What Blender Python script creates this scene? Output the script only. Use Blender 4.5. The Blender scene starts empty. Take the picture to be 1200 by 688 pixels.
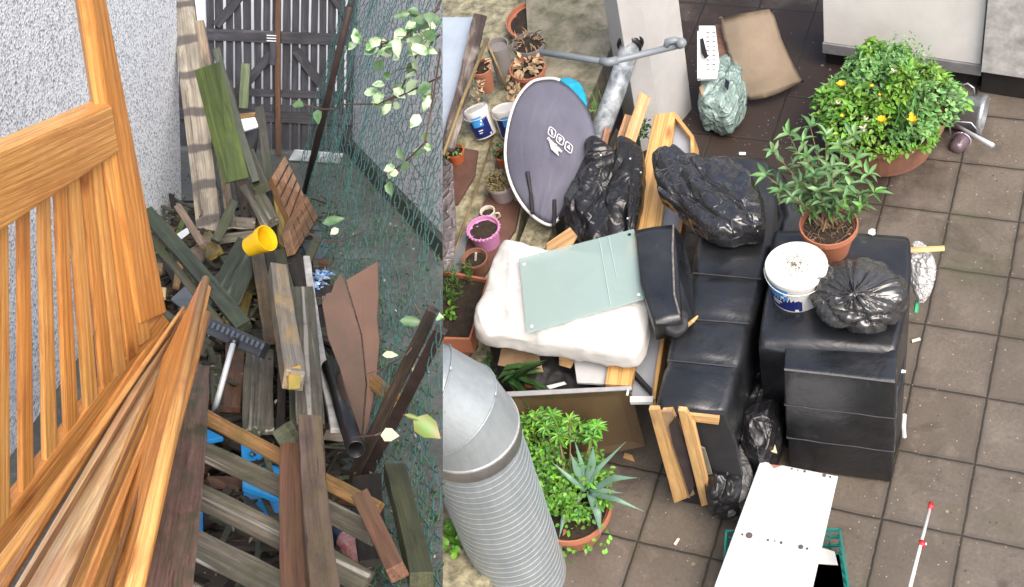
import bpy, bmesh, math, random
from mathutils import Vector, Matrix, noise
R_ = math.radians
random.seed(7)
sc = bpy.context.scene
COL = sc.collection
# ------------------------------------------------------------------ camera
FOC = 1600.0; CX = 600.0; CY = 344.0; HC = 7.26
def axes(vx, vy, yaw):
    n = Vector(((vx-CX)/FOC, -(vy-CY)/FOC, -1)).normalized(); up = -n
    a = Vector((1, 0, 0)) - up*up.x; a.normalize(); b = up.cross(a)
    X = math.cos(yaw)*a + math.sin(yaw)*b; Y = -math.sin(yaw)*a + math.cos(yaw)*b
    return Matrix((X, Y, up))            # rows = world axes in camera coordinates
RT = axes(1000.6, 1680.4, -0.35206)      # camera -> world rotation
CAM = Vector((0, 0, HC))
cd = bpy.data.cameras.new('camera'); cam = bpy.data.objects.new('camera', cd); COL.objects.link(cam)
cam.matrix_world = Matrix.Translation(CAM) @ RT.to_4x4()
cd.sensor_width = 36; cd.lens = 36*FOC/1200; cd.clip_end = 400; cd.clip_start = .05
sc.camera = cam
# ------------------------------------------------------------------ light
w = bpy.data.worlds.new('World'); sc.world = w; w.use_nodes = True
nt = w.node_tree; bg = nt.nodes['Background']
sky = nt.nodes.new('ShaderNodeTexSky'); sky.sky_type = 'NISHITA'; sky.sun_disc = False
SUN_EL, SUN_AZ = 56, 122
sky.sun_elevation = R_(SUN_EL); sky.sun_rotation = R_(SUN_AZ); sky.air_density = 1.0; sky.dust_density = 6.0; sky.ozone_density = 0.4
nt.links.new(sky.outputs[0], bg.inputs[0]); bg.inputs[1].default_value = 0.15
sl = bpy.data.lights.new('sun', 'SUN'); sl.energy = 1.3; sl.angle = R_(50); sl.color = (1, .97, .93)
so = bpy.data.objects.new('sun', sl); COL.objects.link(so)
sd = Vector((math.sin(R_(SUN_AZ))*math.cos(R_(SUN_EL)), math.cos(R_(SUN_AZ))*math.cos(R_(SUN_EL)), math.sin(R_(SUN_EL))))
so.rotation_euler = sd.to_track_quat('Z', 'Y').to_euler(); so.location = (0, 0, 20)
sc.view_settings.view_transform = 'Standard'; sc.view_settings.look = 'None'
sc.view_settings.exposure = 0.95; sc.view_settings.gamma = 1
# ------------------------------------------------------------------ pixel helpers (photo pixels, 1200 x 688)
def ray(x, y): return RT @ Vector(((x-CX)/FOC, -(y-CY)/FOC, -1))
def W(x, y, d): return CAM + ray(x, y)*d
def G(x, y, z=0.0):
    r = ray(x, y); return CAM + r*((z-HC)/r.z)
def depth(p): return -(RT.transposed() @ (p-CAM)).z
UP = Vector((0, 0, 1))
AU_c = Vector((.175, 2.5, 1.0)).normalized()
AU = (RT @ AU_c).normalized()            # the alley's own up: the alley runs down a bank
AHC = 2.685
def A(x, y, h=0.0):
    r = ray(x, y); return CAM + r*((h-AHC)/r.dot(AU))
def toward(p): return (CAM-p).normalized()
# ------------------------------------------------------------------ object helpers
MW = {}
def reg(o, M, parent=None):
    COL.objects.link(o)
    if parent is not None:
        o.parent = parent; o.matrix_basis = MW[parent.name].inverted() @ M
    else: o.matrix_basis = M
    MW[o.name] = M
def tag(o, label=None, cat=None, group=None, kind=None):
    if label: o['label'] = label
    if cat: o['category'] = cat
    if group: o['group'] = group
    if kind: o['kind'] = kind
    return o
def thing(name, label, cat, loc, group=None):
    o = bpy.data.objects.new(name, None); o.empty_display_size = .1
    reg(o, Matrix.Translation(loc)); return tag(o, label, cat, group)
def mk(name, bm, mat, parent=None, M=None, smooth=False, bevel=0, subsurf=0):
    if M is None:
        if parent is not None: M = MW[parent.name].copy()
        else:
            c = Vector((0, 0, 0)); n = max(1, len(bm.verts))
            for v in bm.verts: c += v.co
            c /= n; c.z = min((v.co.z for v in bm.verts), default=0); M = Matrix.Translation(c)
    bm.transform(M.inverted())
    bmesh.ops.recalc_face_normals(bm, faces=bm.faces)
    me = bpy.data.meshes.new(name); bm.to_mesh(me); bm.free()
    for m in (mat if isinstance(mat, (list, tuple)) else [mat]): me.materials.append(m)
    if smooth:
        for p in me.polygons: p.use_smooth = True
    o = bpy.data.objects.new(name, me); reg(o, M, parent)
    if bevel:
        b = o.modifiers.new('b', 'BEVEL'); b.width = bevel; b.segments = 2; b.limit_method = 'ANGLE'; b.angle_limit = R_(40)
    if subsurf:
        s = o.modifiers.new('s', 'SUBSURF'); s.levels = s.render_levels = subsurf
    return o
def frame(p, x, n):
    x = x.normalized(); n = (n - x*n.dot(x)).normalized(); y = n.cross(x)
    return Matrix(((x.x, y.x, n.x, p.x), (x.y, y.y, n.y, p.y), (x.z, y.z, n.z, p.z), (0, 0, 0, 1)))
def beam_bm(L, w0, w1, t, seg=8, warp=.004, rough=.004, seed=0, ragged=0.0):
    bm = bmesh.new(); rings = []
    rnd = random.Random(seed)
    tw = rnd.uniform(-1, 1)*warp*4; bw = rnd.uniform(-1, 1)*warp*3
    for i in range(seg+1):
        u = i/seg; ww = w0+(w1-w0)*u
        yo = bw*math.sin(u*math.pi); zo = tw*math.sin(u*math.pi*1.2)
        ring = []
        for (sy, sz) in ((-1, -1), (1, -1), (1, 1), (-1, 1)):
            x = u*L
            if i in (0, seg) and ragged: x += rnd.uniform(-1, 1)*ragged
            ring.append(bm.verts.new((x, sy*ww/2+yo+rnd.uniform(-1, 1)*rough, sz*t/2+zo+rnd.uniform(-1, 1)*rough*.5)))
        rings.append(ring)
    for a, b in zip(rings, rings[1:]):
        for k in range(4): bm.faces.new((a[k], a[(k+1) % 4], b[(k+1) % 4], b[k]))
    bm.faces.new(rings[0][::-1]); bm.faces.new(rings[-1])
    return bm
_sd = [0]
def beam(name, p0, p1, w, t, mat, label=None, cat=None, group=None, parent=None, roll=0, w1=None, nrm=None, ragged=.0, bevel=.003, rough=.002, warp=.003):
    _sd[0] += 1
    x = (p1-p0); L = x.length
    n = nrm if nrm is not None else toward((p0+p1)/2)
    M = frame(p0, x, n)
    if roll: M = M @ Matrix.Rotation(R_(roll), 4, 'X')
    bm = beam_bm(L, w, w1 or w, t, seg=max(3, min(14, int(L/.12))), seed=_sd[0], ragged=ragged, rough=rough, warp=warp)
    bm.transform(M)
    o = mk(name, bm, mat, parent, M, bevel=bevel)
    return tag(o, label, cat, group)
def abeam(name, a, b, wpx, t, mat, label=None, cat='plank', group=None, parent=None, roll=0, wpx1=None, **k):
    """alley beam: a, b = (px, py, height over the alley); wpx is the width seen in photo pixels at the a end"""
    p0, p1 = A(*a), A(*b); w0 = wpx*depth(p0)/FOC
    w1 = wpx1*depth(p1)/FOC if wpx1 else w0
    return beam(name, p0, p1, w0, t, mat, label, cat, group, parent, roll, w1, **k)
def slab(name, pts, t, mat, label=None, cat=None, group=None, parent=None, axis=(0, 1), down=None, bevel=.003, kind=None, fr=None):
    """polygon prism: pts are world points of the seen face, extruded by t away from the viewer (or along down)"""
    n = Vector((0, 0, 0)); c = sum(pts, Vector((0, 0, 0)))/len(pts)
    for i in range(len(pts)): n += (pts[i]-c).cross(pts[(i+1) % len(pts)]-c)
    n.normalize()
    if n.dot(toward(c)) < 0: n = -n
    dv = down*t if down is not None else -n*t
    bm = bmesh.new()
    a = [bm.verts.new(p) for p in pts]; b = [bm.verts.new(p+dv) for p in pts]
    bm.faces.new(a); bm.faces.new(b[::-1])
    for i in range(len(pts)):
        j = (i+1) % len(pts); bm.faces.new((a[i], b[i], b[j], a[j]))
    M = frame(pts[axis[0]], pts[axis[1]]-pts[axis[0]], n)
    o = mk(name, bm, mat, parent, M, bevel=bevel)
    return tag(o, label, cat, group, kind)
def box_bm(bm, M, sx, sy, sz, base=True):
    z0 = 0 if base else -sz/2
    vs = [bm.verts.new(M @ Vector((x*sx/2, y*sy/2, z0+z*sz))) for z in (0, 1) for (x, y) in ((-1, -1), (1, -1), (1, 1), (-1, 1))]
    for f in ((3, 2, 1, 0), (4, 5, 6, 7), (0, 1, 5, 4), (1, 2, 6, 5), (2, 3, 7, 6), (3, 0, 4, 7)): bm.faces.new([vs[i] for i in f])
def tube_bm(bm, pts, r, seg=8, cap=True, r1=None):
    pts = [Vector(p) for p in pts]; n = len(pts); prev = None; rings = []
    ref = None
    for i, p in enumerate(pts):
        d = (pts[min(i+1, n-1)]-pts[max(i-1, 0)]).normalized()
        if ref is None:
            ref = d.orthogonal().normalized()
        ref = (ref-d*ref.dot(d)).normalized(); b = d.cross(ref)
        rr = (r[i] if isinstance(r, (list, tuple)) else (r if r1 is None else r+(r1-r)*i/(n-1)))
        rings.append([bm.verts.new(p+(ref*math.cos(2*math.pi*k/seg)+b*math.sin(2*math.pi*k/seg))*rr) for k in range(seg)])
    for a, b in zip(rings, rings[1:]):
        for k in range(seg): bm.faces.new((a[k], a[(k+1) % seg], b[(k+1) % seg], b[k]))
    if cap and seg > 2:
        bm.faces.new(rings[0][::-1]); bm.faces.new(rings[-1])
def lathe_bm(prof, M, seg=40, bm=None, wob=0, seed=0):
    """prof: (r, z) from bottom to top; r=0 closes"""
    bm = bm or bmesh.new(); rings = []
    for (r, z) in prof:
        if r <= 1e-6: rings.append([bm.verts.new(M @ Vector((0, 0, z)))])
        else: rings.append([bm.verts.new(M @ Vector((r*(1+wob*noise.noise(Vector((math.cos(2*math.pi*k/seg)*1.5, math.sin(2*math.pi*k/seg)*1.5, z*4+seed))))*math.cos(2*math.pi*k/seg), r*math.sin(2*math.pi*k/seg), z))) for k in range(seg)])
    for a, b in zip(rings, rings[1:]):
        if len(a) == 1 and len(b) == 1: continue
        for k in range(seg):
            j = (k+1) % seg
            if len(a) == 1: bm.faces.new((a[0], b[j], b[k]))
            elif len(b) == 1: bm.faces.new((a[k], a[j], b[0]))
            else: bm.faces.new((a[k], a[j], b[j], b[k]))
    return bm
def clipx(bm, px, keep_left=True):
    """end things at the boundary between the two places: plane through this column"""
    n = ray(px, 100).cross(ray(px, 600)).normalized()
    if n.dot(ray(px+50, 300)) < 0: n = -n
    if not keep_left: n = -n
    g = bmesh.ops.bisect_plane(bm, geom=bm.verts[:]+bm.edges[:]+bm.faces[:], plane_co=CAM, plane_no=n, clear_outer=True)
    e = [x for x in g['geom_cut'] if isinstance(x, bmesh.types.BMEdge)]
    return e
# ------------------------------------------------------------------ materials
MC = {}
def newmat(name):
    m = bpy.data.materials.new(name); m.use_nodes = True
    nt = m.node_tree; b = nt.nodes['Principled BSDF']; return m, nt, b
def N(nt, t, **k):
    n = nt.nodes.new(t)
    for a, v in k.items():
        if a.startswith('_'): n.inputs[a[1:].replace('_', ' ')].default_value = v
        else: setattr(n, a, v)
    return n
def ramp(nt, stops, src):
    r = nt.nodes.new('ShaderNodeValToRGB'); cr = r.color_ramp
    while len(cr.elements) < len(stops): cr.elements.new(.5)
    for e, (p, c) in zip(cr.elements, stops):
        e.position = p; e.color = (c, c, c, 1) if isinstance(c, (int, float)) else (*c, 1)
    nt.links.new(src, r.inputs[0]); return r.outputs[0]
def mix(nt, a, b, f, mode='MIX'):
    m = nt.nodes.new('ShaderNodeMix'); m.data_type = 'RGBA'; m.blend_type = mode
    for i, v in ((6, a), (7, b)):
        if isinstance(v, tuple): m.inputs[i].default_value = (*v, 1)
        else: nt.links.new(v, m.inputs[i])
    if isinstance(f, (int, float)): m.inputs[0].default_value = f
    else: nt.links.new(f, m.inputs[0])
    return m.outputs[2]
def coords(nt, scale=(1, 1, 1), rnd=True, kind='Object', rot=(0, 0, 0)):
    tc = nt.nodes.new('ShaderNodeTexCoord'); mp = nt.nodes.new('ShaderNodeMapping')
    mp.inputs['Scale'].default_value = scale; mp.inputs['Rotation'].default_value = rot
    nt.links.new(tc.outputs[kind], mp.inputs[0])
    if rnd:
        oi = nt.nodes.new('ShaderNodeObjectInfo'); ml = N(nt, 'ShaderNodeMath', operation='MULTIPLY'); ml.inputs[1].default_value = 37.0
        nt.links.new(oi.outputs['Random'], ml.inputs[0])
        cb = nt.nodes.new('ShaderNodeCombineXYZ')
        for i in range(3): nt.links.new(ml.outputs[0], cb.inputs[i])
        nt.links.new(cb.outputs[0], mp.inputs['Location'])
    return mp.outputs[0]
def noi(nt, vec, scale, detail=6, rough=.6, dist=0):
    n = N(nt, 'ShaderNodeTexNoise'); n.inputs['Scale'].default_value = scale; n.inputs['Detail'].default_value = detail
    n.inputs['Roughness'].default_value = rough; n.inputs['Distortion'].default_value = dist
    if vec is not None: nt.links.new(vec, n.inputs['Vector'])
    return n.outputs['Fac']
def bump(nt, b, h, strength=.3, dist=.01):
    bp = nt.nodes.new('ShaderNodeBump'); bp.inputs['Strength'].default_value = strength; bp.inputs['Distance'].default_value = dist
    nt.links.new(h, bp.inputs['Height']); nt.links.new(bp.outputs[0], b.inputs['Normal'])
def wood(key, c1, c2, grain=30, stain=None, samt=.5, rough=.55, knots=True, gstr=.35, coarse=(1, 1), spec=.5, lines=None):
    """grain runs along the object's own X"""
    if key in MC: return MC[key]
    m, nt, b = newmat('wood '+key)
    v = coords(nt, (1.2*coarse[0], 1, 1))
    v2 = coords(nt, (1.4*coarse[0], grain*1.1, grain*1.1)); v3 = coords(nt, (3, 9, 9))
    lo = noi(nt, v, 3, 3, .5, .6)
    fine = noi(nt, v2, 2.2, 8, .7, .4)
    rings = N(nt, 'ShaderNodeTexWave', wave_type='BANDS', bands_direction='Y'); rings.inputs['Scale'].default_value = grain*.28
    rings.inputs['Distortion'].default_value = 7; rings.inputs['Detail'].default_value = 3; rings.inputs['Detail Scale'].default_value = .55
    v4 = coords(nt, (.22, 1, 1)); nt.links.new(v4, rings.inputs['Vector'])
    cA = mix(nt, c1, c2, ramp(nt, [(.36, 0), (.62, 1)], fine))
    dark = tuple(x*.62 for x in c2)
    cB = mix(nt, cA, dark, ramp(nt, [(.5, 0), (.82, gstr*1.5), (.9, gstr*2.2), (1, gstr*.8)], rings.outputs['Fac']))
    nl = noi(nt, coords(nt, (.9, 70, 70)), 1.3, 3, .6)
    cB = mix(nt, cB, tuple(x*.5 for x in c2), ramp(nt, [(.56, 0), (.66, .55)], nl))
    if knots:
        vo = N(nt, 'ShaderNodeTexVoronoi'); vo.inputs['Scale'].default_value = 1.0
        vk = coords(nt, (2.0, 6, 6)); nt.links.new(vk, vo.inputs['Vector'])
        cB = mix(nt, cB, (c2[0]*.45, c2[1]*.3, c2[2]*.25), ramp(nt, [(.0, .95), (.07, .55), (.10, .85), (.14, .5), (.2, 0)], vo.outputs['Distance']))
    if stain:
        cB = mix(nt, cB, stain, ramp(nt, [(.5-samt*.28, 0), (.78-samt*.25, .9)], noi(nt, v3, 1.1, 7, .65, .5)))
    if not knots or samt > .25:
        cB = mix(nt, cB, tuple(x*.18 for x in c2), ramp(nt, [(.60, 0), (.66, .85)], noi(nt, coords(nt, (1.1, 30, 30)), 1.2, 6, .7)))
        cB = mix(nt, cB, tuple(min(1, x*1.7) for x in c1), ramp(nt, [(.58, 0), (.72, .55)], noi(nt, coords(nt, (2.5, 12, 12)), 1.4, 8, .75)))
    if lines:
        cB = mix(nt, cB, lines, ramp(nt, [(.60, 0), (.68, .8)], noi(nt, coords(nt, (.5, 26, 26)), 1.6, 2, .4)))
    cB = mix(nt, cB, tuple(x*.35 for x in c2), ramp(nt, [(.3, .75), (.48, 0)], noi(nt, coords(nt, (2, 4, 4)), 1.5, 8, .75)))if samt > .3 and stain else cB
    nt.links.new(cB, b.inputs['Base Color']); b.inputs['Roughness'].default_value = rough
    b.inputs['Specular IOR Level'].default_value = spec
    bump(nt, b, fine, 1.0, .006)
    MC[key] = m; return m
def plain(key, c, rough=.5, metal=0, var=.25, vscale=8, bmp=.15, bscale=40, spec=.5, c2=None, island=0, dist=.003, trans=0, sheen=0):
    if key in MC: return MC[key]
    m, nt, b = newmat(key)
    v = coords(nt); n = noi(nt, v, vscale, 7, .65, .3)
    c2 = c2 or tuple(x*(1-var) for x in c)
    col = mix(nt, c, c2, ramp(nt, [(.35, 0), (.65, 1)], n))
    if island:
        gi = nt.nodes.new('ShaderNodeNewGeometry')
        hs = nt.nodes.new('ShaderNodeHueSaturation'); nt.links.new(col, hs.inputs['Color'])
        mr = N(nt, 'ShaderNodeMapRange'); mr.inputs['To Min'].default_value = 1-island; mr.inputs['To Max'].default_value = 1+island
        nt.links.new(gi.outputs['Random Per Island'], mr.inputs[0]); nt.links.new(mr.outputs[0], hs.inputs['Value'])
        mh = N(nt, 'ShaderNodeMapRange'); mh.inputs['To Min'].default_value = .5-.04*island; mh.inputs['To Max'].default_value = .5+.05*island
        m5 = N(nt, 'ShaderNodeMath', operation='FRACT'); m6 = N(nt, 'ShaderNodeMath', operation='MULTIPLY'); m6.inputs[1].default_value = 7.3
        nt.links.new(gi.outputs['Random Per Island'], m6.inputs[0]); nt.links.new(m6.outputs[0], m5.inputs[0]); nt.links.new(m5.outputs[0], mh.inputs[0])
        nt.links.new(mh.outputs[0], hs.inputs['Hue']); col = hs.outputs[0]
    nt.links.new(col, b.inputs['Base Color'])
    b.inputs['Roughness'].default_value = rough; b.inputs['Metallic'].default_value = metal; b.inputs['Specular IOR Level'].default_value = spec
    if trans: b.inputs['Subsurface Weight'].default_value = 0
    if bmp: bump(nt, b, noi(nt, v, bscale, 5, .6), bmp, dist)
    MC[key] = m; return m
def pebble(key, base, dots, scale=60, patch=None):
    m, nt, b = newmat(key); v = coords(nt, rnd=False)
    n = noi(nt, v, scale, 2, .9); vo = N(nt, 'ShaderNodeTexVoronoi'); vo.inputs['Scale'].default_value = scale*1.1; nt.links.new(v, vo.inputs['Vector'])
    sep = N(nt, 'ShaderNodeSeparateColor'); nt.links.new(vo.outputs['Color'], sep.inputs[0])
    col = mix(nt, base, dots, ramp(nt, [(.70, 0), (.82, .9)], sep.outputs[0]))
    col = mix(nt, col, tuple(x*.5 for x in dots), ramp(nt, [(.90, 0), (.94, .8)], sep.outputs[1]))
    if patch: col = mix(nt, col, patch, ramp(nt, [(.55, 0), (.68, .55)], noi(nt, coords(nt, (3, 1, 1), rnd=False), 2.4, 5, .6)))
    nt.links.new(col, b.inputs['Base Color']); b.inputs['Roughness'].default_value = .9
    bump(nt, b, vo.outputs['Distance'], .8, .008)
    return m
def glossy_bag(key, c, rough=.22, c2=None, scale=9, strength=.9, alpha=1.0, spec=.6, dist=.025):
    m, nt, b = newmat(key); v = coords(nt)
    wv = noi(nt, v, scale*.5, 4, .55, 1.8)
    a = N(nt, 'ShaderNodeTexVoronoi', feature='F1'); a.inputs['Scale'].default_value = scale; nt.links.new(mix(nt, v, wv, .25), a.inputs['Vector'])
    rid = N(nt, 'ShaderNodeMath', operation='ABSOLUTE'); sb = N(nt, 'ShaderNodeMath', operation='SUBTRACT'); sb.inputs[1].default_value = .5
    nt.links.new(noi(nt, v, scale*.9, 3, .5, 2.5), sb.inputs[0]); nt.links.new(sb.outputs[0], rid.inputs[0])
    ad = N(nt, 'ShaderNodeMath', operation='ADD'); nt.links.new(rid.outputs[0], ad.inputs[0])
    ml = N(nt, 'ShaderNodeMath', operation='MULTIPLY'); ml.inputs[1].default_value = .35; nt.links.new(a.outputs['Distance'], ml.inputs[0]); nt.links.new(ml.outputs[0], ad.inputs[1])
    col = mix(nt, c, c2 or tuple(x*1.6 for x in c), wv)
    nt.links.new(col, b.inputs['Base Color']); b.inputs['Roughness'].default_value = rough; b.inputs['Specular IOR Level'].default_value = spec
    b.inputs['Alpha'].default_value = alpha
    wv2 = N(nt, 'ShaderNodeTexNoise'); wv2.inputs['Scale'].default_value = scale*.45; wv2.inputs['Detail'].default_value = 3; nt.links.new(v, wv2.inputs['Vector'])
    hs_ = []
    for sc_, wd_ in ((scale*.55, .10), (scale*1.5, .16)):
        ve = N(nt, 'ShaderNodeTexVoronoi', feature='DISTANCE_TO_EDGE'); ve.inputs['Scale'].default_value = sc_
        nt.links.new(mix(nt, v, wv2.outputs['Color'], .30), ve.inputs['Vector'])
        hs_.append(ramp(nt, [(0, 1), (wd_*.35, .35), (wd_, 0)], ve.outputs['Distance']))
    tot = mix(nt, hs_[0], hs_[1], .4); tot = mix(nt, tot, ad.outputs[0], .12)
    bump(nt, b, tot, min(1, strength*1.1), dist)
    return m
# ------------------------------------------------------------------ foliage
def leaf_bm(bm, p, d, n, L, w, bend=.3, mi=0, fold=.15):
    d = d.normalized(); s = d.cross(n)
    if s.length < 1e-4: s = d.orthogonal()
    s.normalize(); n = s.cross(d)
    def q(u, v, h): return p + d*(u*L) + s*(v*w) + n*(h*L - bend*L*u*u)
    c = [bm.verts.new(q(*a)) for a in ((0, 0, 0), (.28, .42, fold), (.62, .4, fold), (1, 0, 0), (.62, -.4, fold), (.28, -.42, fold), (.3, 0, 0), (.64, 0, 0))]
    for f in ((0, 6, 1), (1, 6, 7, 2), (2, 7, 3), (0, 5, 6), (5, 4, 7, 6), (4, 3, 7)):
        fa = bm.faces.new([c[i] for i in f]); fa.material_index = mi; fa.smooth = True
def rv(rnd, s=1): return Vector((rnd.gauss(0, s), rnd.gauss(0, s), rnd.gauss(0, s)))

def film(q, s=7.0, seed=0, ax=None):
    if ax is not None: q = q*1.15-ax*(q.dot(ax)*.72)
    w_ = Vector((noise.noise(q*s*.4+Vector((seed, 1, 2))), noise.noise(q*s*.4+Vector((5, seed, 1))), noise.noise(q*s*.4+Vector((3, 8, seed)))))*.75
    d1, _p = noise.voronoi(q*s*.55+w_+Vector((seed, 0, 0))); d2, _p = noise.voronoi(q*s*1.7+w_*3+Vector((seed, 4, 7)))
    return .75*math.sqrt(min(d1[1]-d1[0], .5))-.30*min(d2[1]-d2[0], .5)-.2

def cloth(q, s=5.0, seed=0, ax=None):
    if ax is not None: q = q-ax*(q.dot(ax)*.8)
    w_ = Vector((noise.noise(q*1.5+Vector((seed, 1, 2))), noise.noise(q*1.5+Vector((5, seed, 1))), 0))*.8
    a = 1-abs(noise.noise(q*s+w_)); b = 1-abs(noise.noise(q*s*2.1+w_*2+Vector((4, seed, 9))))
    return .65*a**4+.35*b**3-.4
# =================================================================== PLACE ONE: the side alley with the timber pile
XB = 519.0
E_M = {}
M_green = wood('mossgreen', (.06, .095, .018), (.10, .145, .028), 30, (.035, .05, .018), .55, .7, False)
M_gray = wood('grayplank', (0.173, 0.151, 0.119), (0.094, 0.083, 0.065), 34, (.045, .055, .028), .4, .5, False, lines=(.42, .40, .36))
M_gray2 = wood('grayplank2', (0.111, 0.098, 0.078), (0.055, 0.049, 0.039), 34, (.035, .052, .018), .55, .45, False)
M_darkg = wood('darkgreenplank', (0.028, 0.042, 0.028), (0.048, 0.06, 0.036), 30, (.02, .028, .02), .4, .4, False, lines=(.12, .13, .10))
M_brown = wood('brownplank', (0.16, 0.08, 0.04), (0.096, 0.044, 0.022), 26, (.05, .035, .025), .3, .5)
M_redbr = wood('redbrown', (.21, .10, .06), (.13, .06, .038), 28, (.13, .085, .04), .25, .5)
M_purp = wood('purplebrown', (.155, .10, .08), (.085, .052, .045), 22, (.12, .10, .035), .35, .5)
M_orng = wood('orangeslat', (.42, .235, .10), (.26, .13, .055), 24, (.10, .09, .03), .3, .5)
M_yelg = wood('yellowgreen', (.30, .22, .05), (.17, .13, .035), 24, (.06, .055, .025), .4, .45, False)
M_pale = wood('paletimber', (0.527, 0.468, 0.357), (0.357, 0.306, 0.221), 20, (.07, .06, .055), .45, .7, False)
M_band = wood('banded', (0.51, 0.468, 0.383), (0.357, 0.315, 0.246), 20, (.10, .09, .08), .3, .7, False)
if 1:
    nt = M_band.node_tree; b = nt.nodes['Principled BSDF']; src = b.inputs['Base Color'].links[0].from_socket
    wv = N(nt, 'ShaderNodeTexWave', wave_type='BANDS', bands_direction='X'); wv.inputs['Scale'].default_value = 1.35; wv.inputs['Distortion'].default_value = 1.6; wv.inputs['Detail'].default_value = 3; wv.inputs['Detail Scale'].default_value = 3
    nt.links.new(coords(nt, (1, 1, 1)), wv.inputs['Vector'])
    nt.links.new(mix(nt, src, (.075, .065, .065), ramp(nt, [(.80, 0), (.93, .85)], wv.outputs['Fac'])), b.inputs['Base Color'])
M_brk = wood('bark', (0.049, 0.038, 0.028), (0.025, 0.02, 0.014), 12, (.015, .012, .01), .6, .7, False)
M_pine = wood('pineorange', (.70, .34, .10), (.56, .225, .055), 52, (.36, .13, .04), .05, .3, True, .34)
M_pine2 = wood('pinepale', (.76, .43, .15), (.64, .30, .08), 48, (.45, .17, .05), .05, .32, True, .34)
M_pine3 = wood('pinewhite', (.80, .64, .42), (.72, .46, .20), 44, (.58, .28, .15), .12, .32, True, .34)
M_deck = wood('deckbrown', (0.234, 0.122, 0.063), (0.153, 0.077, 0.041), 18, (.08, .055, .03), .3, .55)
M_orend = plain('orangeend', (.36, .20, .04), .7, 0, .5, 14, .4, 40, c2=(.13, .16, .035))
M_rust = plain('rustpole', (.045, .028, .025), .55, 0, .5, 12, .4, 60)
M_black = plain('blackplastic', (.012, .012, .014), .25, 0, .2, 6, .1, 60)

# ---- ground of the alley: a slab that runs down a bank
bm = bmesh.new()
P = [A(-520, 900), A(XB, 900), A(XB, 60), A(-160, 60)]
n1, n2 = 60, 60
grid = []
for i in range(n1+1):
    row = []
    for j in range(n2+1):
        u, v = i/n1, j/n2
        a = P[0].lerp(P[3], u); b = P[1].lerp(P[2], u); p = a.lerp(b, v)
        k = 0 if j in (0, n2) else 1
        p = p + AU*(noise.noise(p*2.2)*.02+noise.noise(p*8)*.006)*k
        row.append(bm.verts.new(p))
    grid.append(row)
for i in range(n1):
    for j in range(n2): bm.faces.new((grid[i][j], grid[i][j+1], grid[i+1][j+1], grid[i+1][j]))
low = [bm.verts.new(p-AU*.14) for p in P]
border = [grid[0][j] for j in range(n2+1)]
m, nt, b = newmat('alley earth'); v = coords(nt, rnd=False)
n_a = noi(nt, v, 2.2, 8, .65); n_b = noi(nt, v, 26, 6, .75)
col = ramp(nt, [(.3, (.045, .05, .047)), (.5, (.095, .102, .096)), (.62, (.15, .158, .15)), (.8, (.21, .215, .205))], mix(nt, n_a, n_b, .4))
col = mix(nt, col, (.045, .075, .035), ramp(nt, [(.5, 0), (.66, .6)], noi(nt, v, 5, 7, .7)))
nt.links.new(col, b.inputs['Base Color']); b.inputs['Roughness'].default_value = .55; bump(nt, b, n_b, .8, .02)
o = mk('alley_ground', bm, m, smooth=True); tag(o, kind='structure')
o2 = slab('alley_bed', [p-AU*.03 for p in P], .12, m, down=-AU, kind='structure')
# bank wall that carries the alley slab
def under(x, y):
    g = G(x, y, 0); r0 = CAM - AU*AHC
    t = (r0-g).dot(AU)/AU.z; return g, g+UP*(t-.16)
pts = [under(496, y) for y in (900, 700, 500, 300, 100)]
bm = bmesh.new(); cols = []
side = (G(400, 300)-G(500, 300)).normalized()*.25
for g, t in pts: cols.append([bm.verts.new(q) for q in (g-UP*.1, t, t+side, g+side-UP*.1)])
for a, b_ in zip(cols, cols[1:]):
    for k in range(4): bm.faces.new((a[k], a[(k+1) % 4], b_[(k+1) % 4], b_[k]))
bm.faces.new(cols[0]); bm.faces.new(cols[-1][::-1])
M_conc = plain('concrete', (.36, .35, .33), .85, 0, .3, 4, .4, 30)
tag(mk('retaining_bank', bm, M_conc), kind='structure')

# ---- white pebbledash house wall on the left
def wallslab(name, a, b, h, t, mat, label, cat, clip=None, h0=0.0, away=None):
    d = (b-a).normalized(); n = d.cross(AU).normalized()
    if n.dot(toward((a+b)/2)) < 0: n = -n
    bm = bmesh.new(); box = []
    for (p, z, k) in ((a, h0, 0), (b, h0, 0), (b, h, 0), (a, h, 0), (a, h0, 1), (b, h0, 1), (b, h, 1), (a, h, 1)):
        box.append(bm.verts.new(p+AU*z-n*t*k))
    for f in ((0, 1, 2, 3), (7, 6, 5, 4), (0, 4, 5, 1), (1, 5, 6, 2), (2, 6, 7, 3), (3, 7, 4, 0)): bm.faces.new([box[i] for i in f])
    if clip:
        e = clipx(bm, clip)
        if e: bmesh.ops.edgenet_fill(bm, edges=e)
    M = frame(a, d, n)
    o = mk(name, bm, mat, None, M); tag(o, label, cat); return o, d, n
M_peb = pebble('white pebbledash', (.90, .93, .97), (.42, .47, .54), 85, (.70, .76, .83))
M_pebg = pebble('grey pebbledash', (.56, .57, .60), (.27, .29, .32), 70)
wl, wd, wn = wallslab('house_wall', A(213, 242), A(-60, 640), 3.2, .3, M_peb, 'white pebbledash house wall behind the slatted pine headboard', 'wall')
ga, gb = A(404, 170), A(560, 339)
wr, rd, rn = wallslab('yard_wall', ga, gb, 2.6, .22, M_pebg, 'grey pebbledash wall seen through the green wire mesh fence', 'wall', clip=XB-.3, h0=.0)
M_plinth = plain('plinth', (.05, .065, .055), .8, 0, .5, 10, .6, 40)
bm = bmesh.new(); vs = []
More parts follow.
